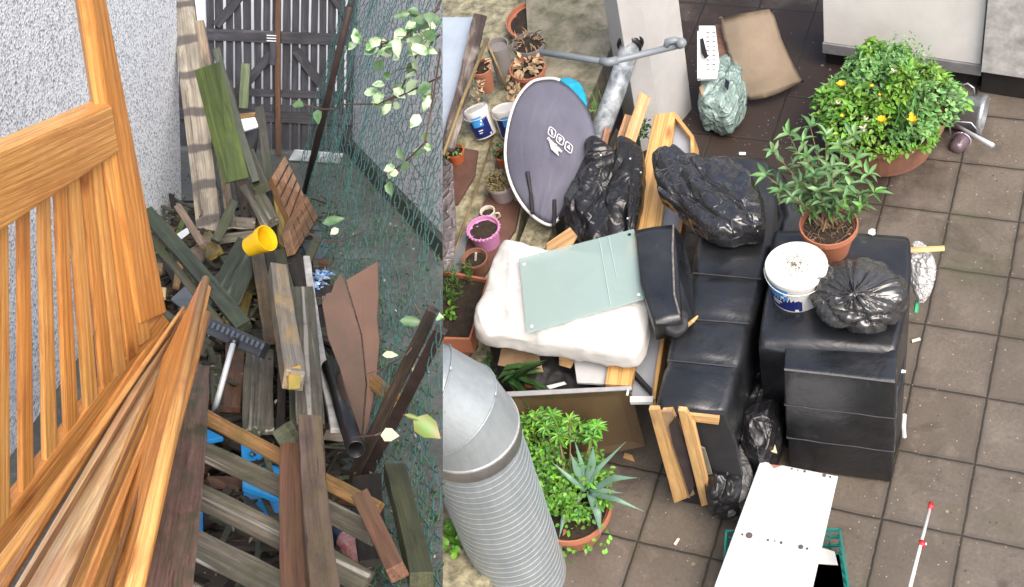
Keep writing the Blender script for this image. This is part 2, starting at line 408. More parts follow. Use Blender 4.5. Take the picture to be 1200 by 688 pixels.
for (p, z, k) in ((ga, -.02, 0), (gb, -.02, 0), (gb, .10, 0), (ga, .10, 0), (ga, -.02, 1), (gb, -.02, 1), (gb, .10, 1), (ga, .10, 1)): vs.append(bm.verts.new(p+AU*z+rn*(.05 if not k else .002)))
for f in ((0, 1, 2, 3), (7, 6, 5, 4), (0, 4, 5, 1), (1, 5, 6, 2), (2, 6, 7, 3), (3, 7, 4, 0)): bm.faces.new([vs[i] for i in f])
e = clipx(bm, XB-.3); bmesh.ops.edgenet_fill(bm, edges=e)
mk('plinth', bm, M_plinth, wr)
# white backing added behind the timber fence, standing for daylight in its slits
fa, fb = A(150, 172), A(412, 181)
fd = (fb-fa).normalized(); fn = fd.cross(AU).normalized()
if fn.dot(toward(fa)) < 0: fn = -fn
M_whit = plain('flat white', (.80, .84, .88), .8, 0, .08, 3, .2, 40)
bm = bmesh.new(); pa, pb = fa-fn*1.3-fd*2, fb-fn*1.3+fd*1.0
vs = [bm.verts.new(p) for p in (pa, pb, pb+AU*3, pa+AU*3, pa-fn*.2, pb-fn*.2, pb+AU*3-fn*.2, pa+AU*3-fn*.2)]
for f in ((0, 1, 2, 3), (7, 6, 5, 4), (0, 4, 5, 1), (1, 5, 6, 2), (2, 6, 7, 3), (3, 7, 4, 0)): bm.faces.new([vs[i] for i in f])
e = clipx(bm, XB-.5)
if e: bmesh.ops.edgenet_fill(bm, edges=e)
tag(mk('daylight_backing', bm, M_whit), 'white backing added to stand for daylight in the slits of the timber fence', 'wall')

# ---- timber fence at the end of the alley
fence = thing('timber_fence', 'dark weathered slatted timber fence closing the far end of the alley', 'fence', fa)
M_fen = wood('fencewood', (.075, .078, .098), (.042, .044, .056), 30, (.02, .018, .02), .4, .6, False)
L = (fb-fa).length; s = .0; i = 0
rnd = random.Random(3)
sw = 10.7*depth(fa)/FOC
while s < L+.1:
    x = fa+fd*(s+rnd.uniform(-.003, .003)); g = rnd.uniform(.70, .84)
    ln = rnd.uniform(-.012, .012)
    beam('slat', x+AU*.02, x+AU*1.75+fd*ln, sw*g, .016, M_fen, parent=fence, nrm=fn, warp=.001)
    s += sw; i += 1
for h, wdt in ((.25, .07), (.42, .05), (.80, .075), (1.12, .06), (1.5, .07)):
    beam('rail', fa+AU*h+fn*.022, fb+AU*h+fn*.022, wdt*1.05, .024, M_fen, parent=fence, nrm=fn)
def fx(px): return fa+fd*((px-150)/262*L)
def brace(p0, h0, p1, h1): beam('brace', fx(p0)+AU*h0+fn*.046, fx(p1)+AU*h1+fn*.046, .06, .02, M_fen, parent=fence, nrm=fn)
brace(255, .86, 300, 1.2); brace(266, .30, 318, .70); brace(345, .72, 392, .36); brace(372, 1.2, 405, .95)
beam('gate_post', fx(326)+AU*.0+fn*.07, fx(327)+AU*1.8+fn*.07, .036, .04, M_brown, parent=fence, nrm=fn)
beam('latch', fx(319)+AU*.62+fn*.075, fx(319)+AU*.80+fn*.075, .045, .02, M_fen, parent=fence, nrm=fn)
bm = bmesh.new()
for k in range(3): box_bm(bm, frame(fx(318)+AU*(.785+k*.018)+fn*.09, fd, fn), .062, .006, .004)
mk('bright_gap', bm, M_whit, fence)  # white bars stand for daylight through a gap in the fence
# pale sheet and white strips at the foot
tag(slab('plastic_sheet', [A(338, 188, .02), A(398, 192, .02), A(402, 181, .1), A(345, 176, .1)], .012, plain('whitesheet', (.55, .62, .66), .35, 0, .5, 12, .8, 18)), 'crumpled whitish plastic sheeting at the foot of the timber fence', 'plastic sheet')
beam('wall_panel', A(238, 174, .0)+fn*.03, A(236, 174, .0)+AU*1.5+fn*.03, .085, .02, M_whit, 'narrow white corrugated panel standing left of the timber fence', 'panel', nrm=fn)

# ---- wire mesh fence
F0, F1 = A(352, 193), A(452, 690)
Ft = W(399, 10, 8.45)
FU = (Ft-F0); FH = FU.length; FU.normalize(); FD = (F1-F0); FL = FD.length; FD.normalize()
FN = FD.cross(FU).normalized()
wire = thing('wire_fence', 'green plastic coated wire mesh fence running along the right of the alley', 'fence', F0)
bm = bmesh.new()
cw = .155; ch = .14
M_wire = plain('greenwire', (.05, .15, .14), .35, 0, .3, 6, 0)
def fpt(a, b):
    q = Vector((a*3, b*3, 0))
    p = F0+FD*a+FU*b
    return p + FN*(noise.noise(q)*.035) + FD*(noise.noise(q*1.2+Vector((9, 2, 1)))*.018) + FU*(noise.noise(q*1.9+Vector((3, 7, 5)))*.022)
LIM = (RT.transposed())
def inb(p):
    q = LIM @ (p-CAM); return CX+FOC*q.x/-q.z
nx = int((FL+1.1)/cw); ny = int(2.3/ch)
for i in range(nx):
    for sgn in (0, 1):
        pts = []
        for j in range(ny*4+1):
            ph = (j % 4); off = (0, .0, 1, 1)[ph] if False else 0
            k = j//2
            # zigzag hex wire: vertical twist then slant
            tgt = (k+1)//2 % 2
            st = j % 4
            a = i*cw + (cw*.5 if st in (2, 3) else 0)
            a = a if sgn == 0 else i*cw + cw*.5 - (cw*.5 if st in (2, 3) else 0) + cw*.5*0
            bheight = (j//4)*ch*1.0 + (0, .3, .5, .8)[st]*ch
            if sgn == 1 and False: pass
            p = fpt(a + (.002 if sgn else -.002), bheight)
            pts.append(p)
        run = []
        for p in pts+[None]:
            if p is not None and inb(p) < XB-1.5: run.append(p)
            else:
                if len(run) > 1: tube_bm(bm, run, .0027, 3, False)
                run = []
    # top and bottom line wires
mk('mesh', bm, M_wire, wire)
bm = bmesh.new()
for hb in (.02, .62, 1.22):
    pts = [p for p in (fpt(a*.1, hb) for a in range(int((FL+1)/.1))) if inb(p) < XB-1.5]
    if len(pts) > 1: tube_bm(bm, pts, .0026, 4)
mk('line_wire', bm, M_wire, wire)
bm = bmesh.new(); tube_bm(bm, [A(357, 226, .0), W(383, 120, 8.0), W(410, 8, 7.4)], .020, 10)
tag(mk('pole', bm, M_rust, smooth=True), 'thin dark rusty pole leaning in front of the timber fence', 'pole')
beam('angle_post', A(408, 570, .05), W(508, 362, 4.6), 13*5.2/FOC, .03, wood('postbrown', (.09, .06, .04), (.045, .035, .028), 26, (.02, .02, .018), .4, .5, False), 'brown timber post slanting up beside the wire mesh fence', 'post', warp=.001)
beam('metal_post', A(424, 568, .03), W(517, 386, 4.55), 13*5.2/FOC, .03, M_rust, 'black metal post slanting against the wire mesh fence', 'post', warp=.0005, rough=.0005)

# ---- timbers leaning at the far left
GP = 'old timbers leaning together in the alley'
abeam('timber', (246, 274, .12), (212, -12, 1.25), 29, .05, M_band, 'pale weathered timber with dark bands leaning against the white house wall', group=GP, nrm=fn)
o = abeam('timber', (272, 268, .10), (233, 24, 1.2), 11, .04, wood('palebrown', (.36, .29, .21), (.22, .17, .12), 20, (.05, .04, .035), .5, .6, False), 'narrow brown grey timber standing just right of the pale banded one', group=GP, nrm=fn)
for k, (yy, xx) in enumerate(((60, 218), (98, 222), (137, 227), (175, 233), (212, 239))): pass
abeam('timber', (300, 276, .1), (262, 100, .62), 24, .045, wood('graybrown', (.15, .115, .085), (.085, .065, .05), 26, (.03, .025, .02), .4, .6, False), 'brown lower timber carrying the mossy green board', group=GP)
MB = [A(273, 214, .62), A(292, 207, .62), A(262, 68, 1.12), A(236, 76, 1.12)]
slab('mossy_board', [A(268, 214, .60), A(292, 208, .60), A(258, 72, 1.12), A(234, 80, 1.12)], .04, M_green, 'bright green moss covered board leaning near the timber fence', 'plank', GP, axis=(0, 3))
abeam('timber', (300, 214, .48), (253, 58, 1.1), 9, .05, M_darkg, 'dark green edge timber standing behind the bright mossy board', group=GP)
abeam('timber', (285, 128, .45), (288, 76, .68), 11, .03, wood('palegreen', (.15, .19, .10), (.10, .13, .07), 24, None, 0, .7, False), 'short pale green timber standing before the timber fence', group=GP)
t = thing('dark_box', 'black box standing open under a white lid', 'box', A(290, 188, .3))
slab('case', [A(280, 190, .42), A(300, 188, .42), A(303, 150, .58), A(281, 152, .58)], .12, M_black, parent=t)
slab('lid', [A(279, 140, .66), A(299, 137, .66), A(303, 148, .62), A(286, 153, .62)], .015, M_whit, parent=t)

slab('timber_offcut', [A(281, 133, .62), A(302, 131, .62), A(301, 136, .60), A(281, 139, .60)], .02, M_orng, 'orange brown offcut behind the white lid', 'offcut')
abeam('timber', (326, 290, .22), (304, 128, .62), 12, .05, M_gray2, 'dark grey upright timber right of the black box', group=GP)
abeam('timber', (307, 222, .45), (290, 182, .50), 20, .05, M_gray2, 'short grey timber with its cut end facing out beside the brown deck panel', group=GP)
abeam('timber', (317, 262, .35), (292, 218, .42), 22, .05, M_gray, 'second short grey timber lying below the first beside the deck panel', group=GP)
abeam('timber', (238, 288, .32), (209, 243, .40), 9, .03, wood('pinkgray', (.30, .22, .17), (.19, .14, .11), 26, (.08, .06, .05), .3, .6, False), 'thin pinkish grey timber leaning at the foot of the house wall', group=GP)
abeam('timber', (252, 283, .28), (274, 236, .42), 11, .03, M_gray2, 'short dark grey timber slanting in a V at the foot of the banded timber', group=GP)
abeam('timber', (238, 284, .22), (318, 272, .26), 11, .04, M_gray, 'long grey timber lying across behind the yellow pot', group=GP)
abeam('timber', (262, 258, .30), (300, 262, .30), 14, .04, M_gray, 'grey weathered timber lying level under the mossy board', group=GP)
abeam('timber', (203, 275, .15), (186, 262, .18), 16, .03, M_brown, 'brown stub of timber against the house wall', group=GP)
abeam('timber', (200, 292, .14), (218, 246, .26), 6, .02, M_green, 'thin green twig-like batten at the foot of the house wall', group=GP)
# brown grooved deck panels
def grooved(name, pts, t, label):
    o = slab(name, pts, t, M_deck, label, 'deck panel', 'grooved brown deck panels')
    a, b_, c, d = pts
    nn = (b_-a).cross(d-a).normalized()
    if nn.dot(toward(a)) < 0: nn = -nn
    for k in range(1, 5):
        u = k/5
        p0, p1 = a.lerp(b_, u), d.lerp(c, u)
        bm = bmesh.new(); tube_bm(bm, [p0.lerp(p1, .02)+nn*.0005, p0.lerp(p1, .98)+nn*.0005], .0035, 4)
        g = mk('groove', bm, M_brk, o)
    return o
grooved('deck_panel', [A(318, 208, .50), A(345, 268, .32), A(357, 230, .40), A(334, 182, .60)], .05, 'grooved brown deck panel standing on end, the upper of the pair')
grooved('deck_panel', [A(346, 298, .24), A(373, 254, .30), A(360, 230, .42), A(339, 270, .34)], .05, 'grooved brown deck panel lying lower right of the pair')
slab('panel_batten', [A(318, 212, .46), A(327, 284, .26), A(344, 299, .22), A(341, 268, .30)], .03, M_yelg, 'yellowish batten along the edge of the deck panels', 'batten')
slab('slate_sheet', [A(352, 284, .10), A(372, 262, .14), A(384, 292, .10), A(368, 318, .06)], .012, plain('slate', (.085, .11, .125), .5, 0, .3, 20, .4, 40), 'dark grey ribbed sheet standing by the wire mesh fence', 'sheet')

# ---- yellow flower pot lying on its side
pc = A(292, 290, .46); pe = A(309, 281, .52)
ax = (pe-pc).normalized()-toward(pc)*.12; ax.normalize()
M = frame(pc, ax.orthogonal(), ax); k = depth(pc)/FOC
t = thing('flower_pot', 'small yellow plastic flower pot tipped on its side on the timber pile', 'flower pot', pc)
M_yel = plain('yellowplastic', (.70, .44, .01), .35, 0, .12, 5, 0)
lathe_bm_ = lathe_bm([(0, 0), (11*k, 0), (11.6*k, .003), (14*k, 24*k), (15.6*k, 24*k), (16*k, 31*k), (15*k, 31*k), (13*k, 25*k), (10.4*k, .006), (0, .006)], M)
mk('pot', lathe_bm_, M_yel, t, smooth=False, bevel=0)

# ---- long boards of the pile
GQ = 'weathered planks lying in the alley pile'
def pl(a, b, w, t, m, lab, **k): return abeam('plank', a, b, w, t, m, lab, group=GQ, **k)
pl((172, 250, .62), (287, 385, .42), 17, .05, M_darkg, 'dark green plank running diagonally down from the headboard post', roll=-12)
pl((262, 352, .30), (294, 286, .30), 38, .03, M_darkg, 'short wide dark green plank lying under the yellow pot')
pl((168, 268, .55), (262, 384, .38), 9, .04, M_gray2, 'thin grey plank edge just below the diagonal dark green plank')
pl((252, 300, .20), (238, 278, .20), 22, .03, M_yelg, 'yellow stained stub of plank left of the wide green plank')
pl((290, 300, .22), (268, 400, .20), 25, .03, M_yelg, 'yellow green stained plank beside the broom head')
pl((302, 298, .30), (318, 400, .30), 15, .04, wood('stainbrown', (0.16, 0.104, 0.048), (0.08, 0.056, 0.028), 26, (.03, .025, .02), .5, .5, False), 'stained brown plank running down from the yellow pot')
pl((316, 296, .28), (331, 415, .28), 12, .04, M_brk, 'rotten black edged plank right of the stained brown one')
pl((328, 296, .22), (346, 362, .22), 13, .04, M_gray2, 'dark grey plank below the deck panels')
pl((345, 300, .20), (360, 350, .20), 18, .04, M_brk, 'broken dark plank with a rotten end below the slate sheet')
bmE = pl((344, 446, .55), (325, 318, .42), 25, .075, wood('beamgray', (0.256, 0.24, 0.216), (0.152, 0.136, 0.104), 30, (.36, .24, .10), .2, .5, False), 'square grey beam with an orange green cut end facing out', roll=18)
slab('cut_end', [A(338, 431, .59), A(353, 427, .59), A(352, 455, .54), A(338, 456, .54)], .01, M_orend, parent=bmE)
pl((364, 500, .42), (354, 340, .34), 33, .035, M_gray, 'broad pale grey grooved plank in the middle of the pile', ragged=.02)
pl((346, 500, .38), (340, 352, .30), 12, .03, M_gray2, 'narrow dark plank along the left edge of the broad grey plank')
pl((393, 505, .36), (359, 303, .30), 11, .02, plain('whitepaintwood', (.55, .54, .52), .5, 0, .5, 14, .3, 40), 'long narrow white painted batten between the grey plank and the black pipe', roll=10)
pl((303, 505, .30), (306, 412, .26), 37, .035, M_gray, 'wide grey plank with white streaks below the broom head')
pl((328, 505, .26), (328, 405, .26), 10, .03, M_brk, 'dark slim plank between the streaked plank and the square beam')
pl((270, 480, .22), (276, 398, .20), 24, .03, M_brown, 'brown plank in shadow left of the streaked plank')
pl((258, 490, .18), (252, 420, .18), 16, .03, M_gray2, 'dark grey plank beside the broom handle')
pl((383, 500, .28), (376, 420, .26), 13, .03, M_brk, 'rotten dark plank right of the broad grey plank')
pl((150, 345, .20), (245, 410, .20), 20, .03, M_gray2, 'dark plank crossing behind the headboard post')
pl((195, 300, .20), (228, 360, .14), 16, .03, M_brk, 'near black plank under the diagonal green plank')
pl((218, 312, .16), (245, 360, .12), 12, .03, M_gray2, 'short dark grey plank deep under the diagonal green plank')
pl((240, 330, .12), (322, 345, .10), 20, .03, M_brk, 'dark plank deep below the wide green plank')
pl((230, 395, .12), (330, 400, .10), 26, .03, M_brk, 'dark plank deep under the broom')
pl((380, 400, .12), (372, 320, .10), 26, .03, M_brk, 'dark plank below the brown hardboard sheet')
pl((225, 470, .10), (400, 520, .10), 34, .03, M_brk, 'dark plank crossing deep under the pallet')
slab('metal_sheet', [A(200, 350, .26), A(222, 330, .26), A(238, 345, .26), A(222, 368, .26)], .01, plain('bluegray', (.13, .15, .18), .45, 0, .4, 10, .2, 30), 'small blue grey metal sheet among the planks by the headboard post', 'sheet')
for k, (x, y, h, lab) in enumerate(((187, 312, .3, 'small orange wood chip beside the headboard post'), (191, 341, .3, 'pale wood chip lower beside the headboard post'))):
    slab('wood_chip', [A(x-4, y-5, h), A(x+4, y-4, h), A(x+3, y+6, h), A(x-3, y+5, h)], .02, M_orng if k == 0 else M_pine3, lab, 'wood chip')
slab('paper_scrap', [A(204, 276, .22), A(220, 266, .22), A(222, 273, .22), A(210, 282, .22)], .004, M_whit, 'white scrap of paper at the foot of the house wall', 'paper scrap')
bm = bmesh.new(); bmesh.ops.create_icosphere(bm, subdivisions=3, radius=.045)
for v in bm.verts: v.co *= 1+.3*noise.noise(v.co*25)
bm.transform(Matrix.Translation(A(229, 300, .22))); tag(mk('stone', bm, plain('stonebrown', (.13, .10, .075), .8, 0, .4, 20, .5, 60), smooth=True), 'rounded brown stone lying among the planks', 'stone')

# ---- push broom
bc = A(276, 396, .45)
t = thing('broom', 'push broom with a long black head lying bristles down on the planks', 'broom', bc)
beam('head', A(242, 381, .45), A(311, 411, .42), 19*depth(bc)/FOC, .05, plain('broomblack', (.035, .042, .055), .4, 0, .3, 10, .2, 50), parent=t)
bm = bmesh.new()
for q in range(12):
    u = (q+.5)/12; p = A(242, 381, .48).lerp(A(311, 411, .45), u); p = p + (A(276, 388, .48)-A(276, 396, .48))*(.4)
    box_bm(bm, frame(p, A(311, 411, .45)-A(242, 381, .48), toward(p)), .012, .024, .006)
mk('ridges', bm, plain('broomgray', (.075, .09, .12), .4, 0, .2, 10, 0), t)
bm = bmesh.new(); tube_bm(bm, [A(273, 404, .50), A(256, 464, .40), A(250, 486, .20)], 3.0*6/FOC, 10)
mk('handle', bm, plain('whitemetal', (.72, .76, .78), .35, .2, .15, 5, 0), t, smooth=True)
bm = bmesh.new(); bmesh.ops.create_uvsphere(bm, u_segments=12, v_segments=8, radius=6*6/FOC); bm.transform(Matrix.Translation(A(274, 401, .49)))
mk('socket', bm, M_black, t, smooth=True)

# ---- brown hardboard sheet, black pipe
M_hard = plain('hardboard', (.11, .055, .034), .65, 0, .35, 5, .15, 30, c2=(.08, .04, .026))
t = thing('hardboard_sheet', 'torn brown hardboard sheet standing against the wire mesh fence', 'hardboard', A(424, 520))
d0 = depth(A(424, 520, .1))
def WD(x, y): # sheet leaning, nearly vertical in the alley
    return W(x, y, d0 - .15 + (520-y)/215*.25 + (x-380)/64*.02)
slab('front_panel', [WD(405, 328), WD(424, 317), WD(443, 305), WD(444, 345), WD(442, 372), WD(445, 400), WD(440, 455), WD(431, 500), WD(424, 520), WD(430, 450), WD(424, 392)], .012, M_hard, parent=t, axis=(8, 1))
slab('back_panel', [WD(377, 354), WD(382, 344), WD(388, 342), WD(392, 330), WD(399, 320), WD(404, 328), WD(423, 392), WD(429, 450), WD(423, 520), WD(411, 484), WD(398, 432), WD(384, 396)], .012, plain('hardboard2', (.095, .048, .03), .65, 0, .4, 5, .15, 30, c2=(.055, .032, .02)), parent=t, axis=(8, 5))
beam('timber_offcut', A(436, 446, .35), A(466, 470, .35), 16*depth(A(450, 455, .4))/FOC, .03, M_orng, 'short pale timber offcut poking out past the hardboard sheet', 'offcut', roll=25)
pa, pb = A(386, 430, .35), A(417, 527, .42); ax = (pb-pa).normalized()
r = 11*depth(pb)/FOC; Lp = (pb-pa).length
Mx = frame(pa, ax.orthogonal(), ax)
bm = lathe_bm([(r*.86, .1), (r*.86, Lp), (r, Lp), (r, 0), (r*.86, 0), (r*.86, .1)], Mx, 28)
tag(mk('drain_pipe', bm, M_black, M=Mx, smooth=True), 'black plastic pipe with its open end facing out beside the hardboard sheet', 'pipe')

# ---- pallet in the foreground with blue crate below
pal = thing('pallet', 'old slatted timber pallet lying over a blue crate at the bottom of the pile', 'pallet', A(330, 640))
def ps(y0, x0, y1, x1, w, m, h=.42, w1=None): abeam('slat', (x0, y0, h), (x1, y1, h-.04), w, .03, m, cat=None, parent=pal, wpx1=w1, roll=0)
ps(486, 236, 598, 446, 17, M_orng, .46)
ps(526, 232, 628, 440, 23, M_gray, .44)
ps(578, 226, 684, 430, 29, M_gray, .42)
ps(632, 216, 736, 420, 34, M_gray, .40)
ps(688, 200, 800, 410, 38, M_gray, .38)
abeam('bearer', (341, 520, .52), (346, 720, .50), 25, .04, M_redbr, cat=None, parent=pal)
abeam('bearer', (363, 494, .60), (382, 720, .58), 27, .05, M_purp, cat=None, parent=pal, wpx1=36, roll=-8)
abeam('block', (329, 520, .52), (352, 506, .56), 34, .07, M_gray2, cat=None, parent=pal)
bl = plain('blueplastic', (.02, .30, .75), .35, 0, .25, 6, .2, 20)
t = thing('blue_crate', 'bright blue plastic crate under the pallet slats', 'crate', A(285, 560))
slab('side', [A(282, 519, .22), A(330, 534, .22), A(330, 608, .20), A(286, 602, .20), A(285, 560, .20)], .12, bl, parent=t)
slab('rim', [A(284, 558, .26), A(330, 574, .26), A(330, 586, .26), A(284, 570, .26)], .02, plain('blueplastic2', (.03, .38, .85), .3, 0, .2, 6, 0), parent=t)
slab('flap', [A(222, 588, .2), A(238, 590, .2), A(238, 622, .2), A(222, 620, .2)], .05, bl, parent=t)
slab('loose_strip', [A(238, 500, .24), A(262, 512, .24), A(240, 516, .24)], .02, bl, parent=t)
pl((300, 640, .12), (180, 690, .12), 60, .03, M_brk, 'dark plank at the very bottom under the pallet')
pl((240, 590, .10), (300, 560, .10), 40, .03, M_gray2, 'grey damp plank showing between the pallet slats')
# can with red and blue print
ca, cb = A(392, 622, .16), A(424, 646, .20); ax = (cb-ca).normalized(); Mx = frame(ca, ax.orthogonal(), ax); k = 15*depth(ca)/FOC; Lc = (cb-ca).length*1.3
t = thing('tin_can', 'crushed drink can with red and blue print under the pallet corner', 'can', ca)
bm = lathe_bm([(0, 0), (k*.8, 0), (k, .012), (k, Lc*.4)], Mx, 24, wob=.15); mk('base', bm, plain('canblue', (.05, .09, .2), .35, .4, .4, 20, .1), t, smooth=True)
bm = lathe_bm([(k, Lc*.4), (k*1.01, Lc*.9), (k*.8, Lc), (0, Lc)], Mx, 24, wob=.15); mk('body', bm, plain('canred', (.55, .08, .08), .35, .2, .1, 30, .1, c2=(.75, .6, .6)), t, smooth=True)
pl((424, 584, .50), (466, 672, .52), 21, .05, M_redbr, 'short red brown plank standing at the pallet corner')
pl((462, 552, .40), (494, 680, .50), 24, .06, wood('greenbrown', (0.08, 0.088, 0.032), (0.048, 0.052, 0.024), 24, (.03, .035, .02), .35, .55, False), 'moss stained green plank at the bottom right by the mesh fence', roll=-15)
pl((430, 560, .25), (440, 660, .25), 34, .03, M_brk, 'dark plank between the red brown and the mossy plank')
pl((350, 505, .16), (408, 512, .16), 14, .03, M_pale, 'pale scrap of plank behind the pallet bearers')

# ---- tall reddish plank in front
def wbeam(name, a, b, w0, w1, t, m, lab, cat='board', group=None, **k):
    p0, p1 = W(*a), W(*b)
    return beam(name, p0, p1, w0*depth(p0)/FOC, t, m, lab, cat, group, None, k.pop('roll', 0), w1*depth(p1)/FOC, **k)
wbeam('plank', (234, 432, 5.3), (196, 700, 3.2), 22, 56, .035, wood('redgreen', (.27, .155, .12), (.17, .09, .07), 24, (.035, .06, .02), .35, .5), 'reddish weathered plank with a mossy edge beside the orange pine boards', 'plank', GQ)

# ---- pine headboard
hb = thing('slatted_headboard', 'new orange pine headboard with a thick rail and upright slats leaning on the house wall', 'headboard', W(180, 372, 5.1))
def hd(x, y): return 3.9 + (x-40)/150*.75 + (y-200)/200*.25
def HB(x, y, o=0): return W(x, y, hd(x, y)+o)
slab('post', [HB(104, -20, .0), HB(121, -20, .0), HB(196, 366, .0), HB(165, 380, .0)], .05, M_pine, parent=hb, axis=(0, 3), bevel=.006)
slab('post_face', [HB(88, -20, .06), HB(103, -20, .01), HB(164, 380, .01), HB(150, 384, .06)], .04, M_pine2, parent=hb, axis=(0, 3), bevel=.004)
slab('rail', [HB(-40, 196, -.05), HB(132, 122, -.05), HB(142, 178, -.05), HB(-40, 300, -.05)], .07, M_pine2, parent=hb, axis=(0, 1), bevel=.012)
tops = [(-22, 290), (5, 278), (30, 260), (54, 244), (73, 232), (88, 222), (102, 212), (114, 203), (126, 194), (136, 188)]
bots = [(-14, 640), (6, 615), (34, 570), (62, 536), (87, 506), (110, 474), (128, 448), (143, 430), (158, 410), (172, 392)]
for k, ((x0, y0), (x1, y1)) in enumerate(zip(tops, bots)):
    wv = 5.0 if k > 5 else 6.0
    slab('slat', [HB(x0-wv, y0-8, .02), HB(x0+wv, y0-14, .02), HB(x1+wv+1, y1+4, .02), HB(x1-wv-2, y1+14, .02)], .02, [M_pine, M_pine2][k % 2], parent=hb, axis=(0, 3), bevel=.006)
slab('lower_rail', [HB(-60, 690, .05), HB(190, 366, .05), HB(205, 385, .05), HB(-40, 740, .05)], .05, M_pine, parent=hb, axis=(0, 1), bevel=.006)

# ---- stack of new pine boards
GB = 'new pine boards stacked in front of the headboard'
def bd(pts, t, m, lab, ax=(0, 1), bv=.005):
    return slab('pine_board', [W(*p) for p in pts], t, m, lab, 'board', GB, axis=ax, bevel=bv)
bd([(-30, 702, 3.25), (170, 404, 4.5), (218, 360, 5.0), (218, 372, 4.98), (172, 425, 4.45), (-6, 712, 3.2)], .05, M_pine, 'orange pine moulding board, leftmost of the stack by the headboard slats', (0, 2), .01)
bd([(-2, 718, 3.12), (150, 462, 4.2), (216, 370, 4.9), (222, 368, 4.88), (163, 478, 4.1), (62, 720, 3.05)], .05, M_pine3, 'wide whitish pine board with reddish streaks in the middle of the stack', (0, 2))
bd([(62, 722, 3.05), (163, 480, 4.1), (222, 368, 4.88), (231, 374, 4.86), (186, 498, 4.05), (112, 722, 3.06)], .06, M_pine2, 'yellow orange pine board with a dark knot right of the whitish one', (0, 2), .01)
bd([(112, 722, 3.12), (186, 498, 4.1), (229, 380, 4.9), (236, 382, 4.9), (206, 506, 4.15), (140, 722, 3.15)], .05, wood('pinedk', (.30, .16, .08), (.20, .10, .05), 18, None, 0, .5), 'pine board with its shade painted brown beside the rounded rail', (0, 2))  # darker pine colour paints the shade on this board
def strip(a, b, w0, w1, m, lab, t_=.03):
    p0, p1 = W(*a), W(*b); beam('pine_or_shade_strip', p0, p1, w0*depth(p0)/FOC, t_, m, lab, 'strip', GB, None, 0, w1*depth(p1)/FOC, bevel=.006, rough=.0008, warp=.002)
M_pdk = wood('pineshade', (.26, .12, .04), (.16, .07, .025), 40, None, 0, .5)  # dark wood colour painting the shade of gaps between the boards
strip((214, 362, 4.86), (-20, 690, 3.10), 4, 15, M_pine2, 'thin rounded pale strip along the left edge of the board stack')
strip((217, 366, 4.84), (10, 716, 3.02), 2, 8, M_pdk, 'painted gap shadow strip between the orange moulding and the whitish board')
strip((221, 369, 4.80), (66, 722, 2.98), 2, 6, M_pdk, 'narrow painted gap shadow strip right of the whitish pine board')
strip((226, 371, 4.80), (88, 722, 2.97), 3, 14, M_pine, 'raised orange moulding strip on the yellow orange pine board')
strip((231, 374, 4.80), (116, 722, 2.99), 2, 7, M_pdk, 'painted shadow strip between the two right hand pine boards')
def rail(pts, lab, m, r0, r1):
    bm = bmesh.new(); q = [W(*p) for p in pts]; tube_bm(bm, q, [r0*depth(q[0])/FOC, r1*depth(q[-1])/FOC] if len(q) == 2 else r0*depth(q[0])/FOC, 14)
    M = frame(q[0], q[-1]-q[0], toward(q[0])); tag(mk('pine_rail', bm, m, M=M, smooth=True), lab, 'rail', 'rounded pine rails on the board stack')
rail([(241, 327, 4.6), (150, 722, 2.95)], 'long rounded pine rail rising above the board stack', M_pine2, 4.5, 12)
rail([(243, 368, 4.75), (205, 505, 4.2)], 'short rounded pine rail right of the long one', M_pine, 4.5, 6)
bd([(241, 329, 4.66), (236, 326, 4.66), (190, 420, 4.35), (140, 620, 3.4), (128, 720, 3.0), (152, 720, 3.0)], .03, M_pine, 'narrow orange pine strip along the left of the long rounded rail', (0, 4))

# ---- ivy on the mesh fence
def ivy_mat():
    m, nt, b = newmat('ivyleaf'); v = coords(nt, rnd=False)
    gi = nt.nodes.new('ShaderNodeNewGeometry')
    c = ramp(nt, [(.34, (.06, .17, .05)), (.43, (.16, .32, .12)), (.48, (.36, .47, .30)), (.8, (.52, .60, .42))], noi(nt, v, 30, 4, .6))
    c = mix(nt, (.035, .10, .03), c, ramp(nt, [(.35, .15), (.42, 1)], gi.outputs['Random Per Island']))
    nt.links.new(c, b.inputs['Base Color']); b.inputs['Roughness'].default_value = .4; return m
M_ivy = ivy_mat(); M_stem = plain('stem', (.10, .055, .045), .6, 0, .3, 10, 0)
ivy = thing('ivy', 'variegated green and cream ivy trailing over the top of the mesh fence', 'ivy', W(500, 60, 5.2))
bs = bmesh.new(); bl_ = bmesh.new(); rnd = random.Random(11)
def trail(pts, r=.0035, leaves=0, size=.055, spread=8):
    q = [W(*p) for p in pts]; tube_bm(bs, q, r, 5)
    for _ in range(leaves):
        u = rnd.random()*(len(q)-1); i = int(u); c = q[i].lerp(q[min(i+1, len(q)-1)], u-i)
        c = c + (RT @ Vector((rnd.gauss(0, spread), rnd.gauss(0, spread), 0)))*(depth(c)/FOC)+toward(c)*rnd.uniform(-.03, .08)
        if inb(c) > XB-12: continue
        d = (RT @ Vector((rnd.gauss(-.4, .8), rnd.gauss(-.3, .6), rnd.gauss(0, .3))))
        base_ = q[i].lerp(q[min(i+1, len(q)-1)], u-i); tube_bm(bs, [base_, base_.lerp(c, .6)+UP*.01, c], .0014, 4)
        leaf_bm(bl_, c, d, (toward(c)+rv(rnd, .35)+UP*.4).normalized(), size*rnd.uniform(.6, 1.3), size*rnd.uniform(.6, .95), .15)
trail([(516, 0, 5.0), (490, 60, 5.1), (468, 110, 5.3), (452, 118, 5.4)], leaves=26, spread=11)
trail([(515, 10, 4.9), (470, 45, 5.0), (447, 52, 5.2), (446, 66, 5.3)], leaves=26, spread=10)
trail([(516, 60, 4.9), (505, 130, 5.0), (497, 170, 5.0)], leaves=9, spread=8)
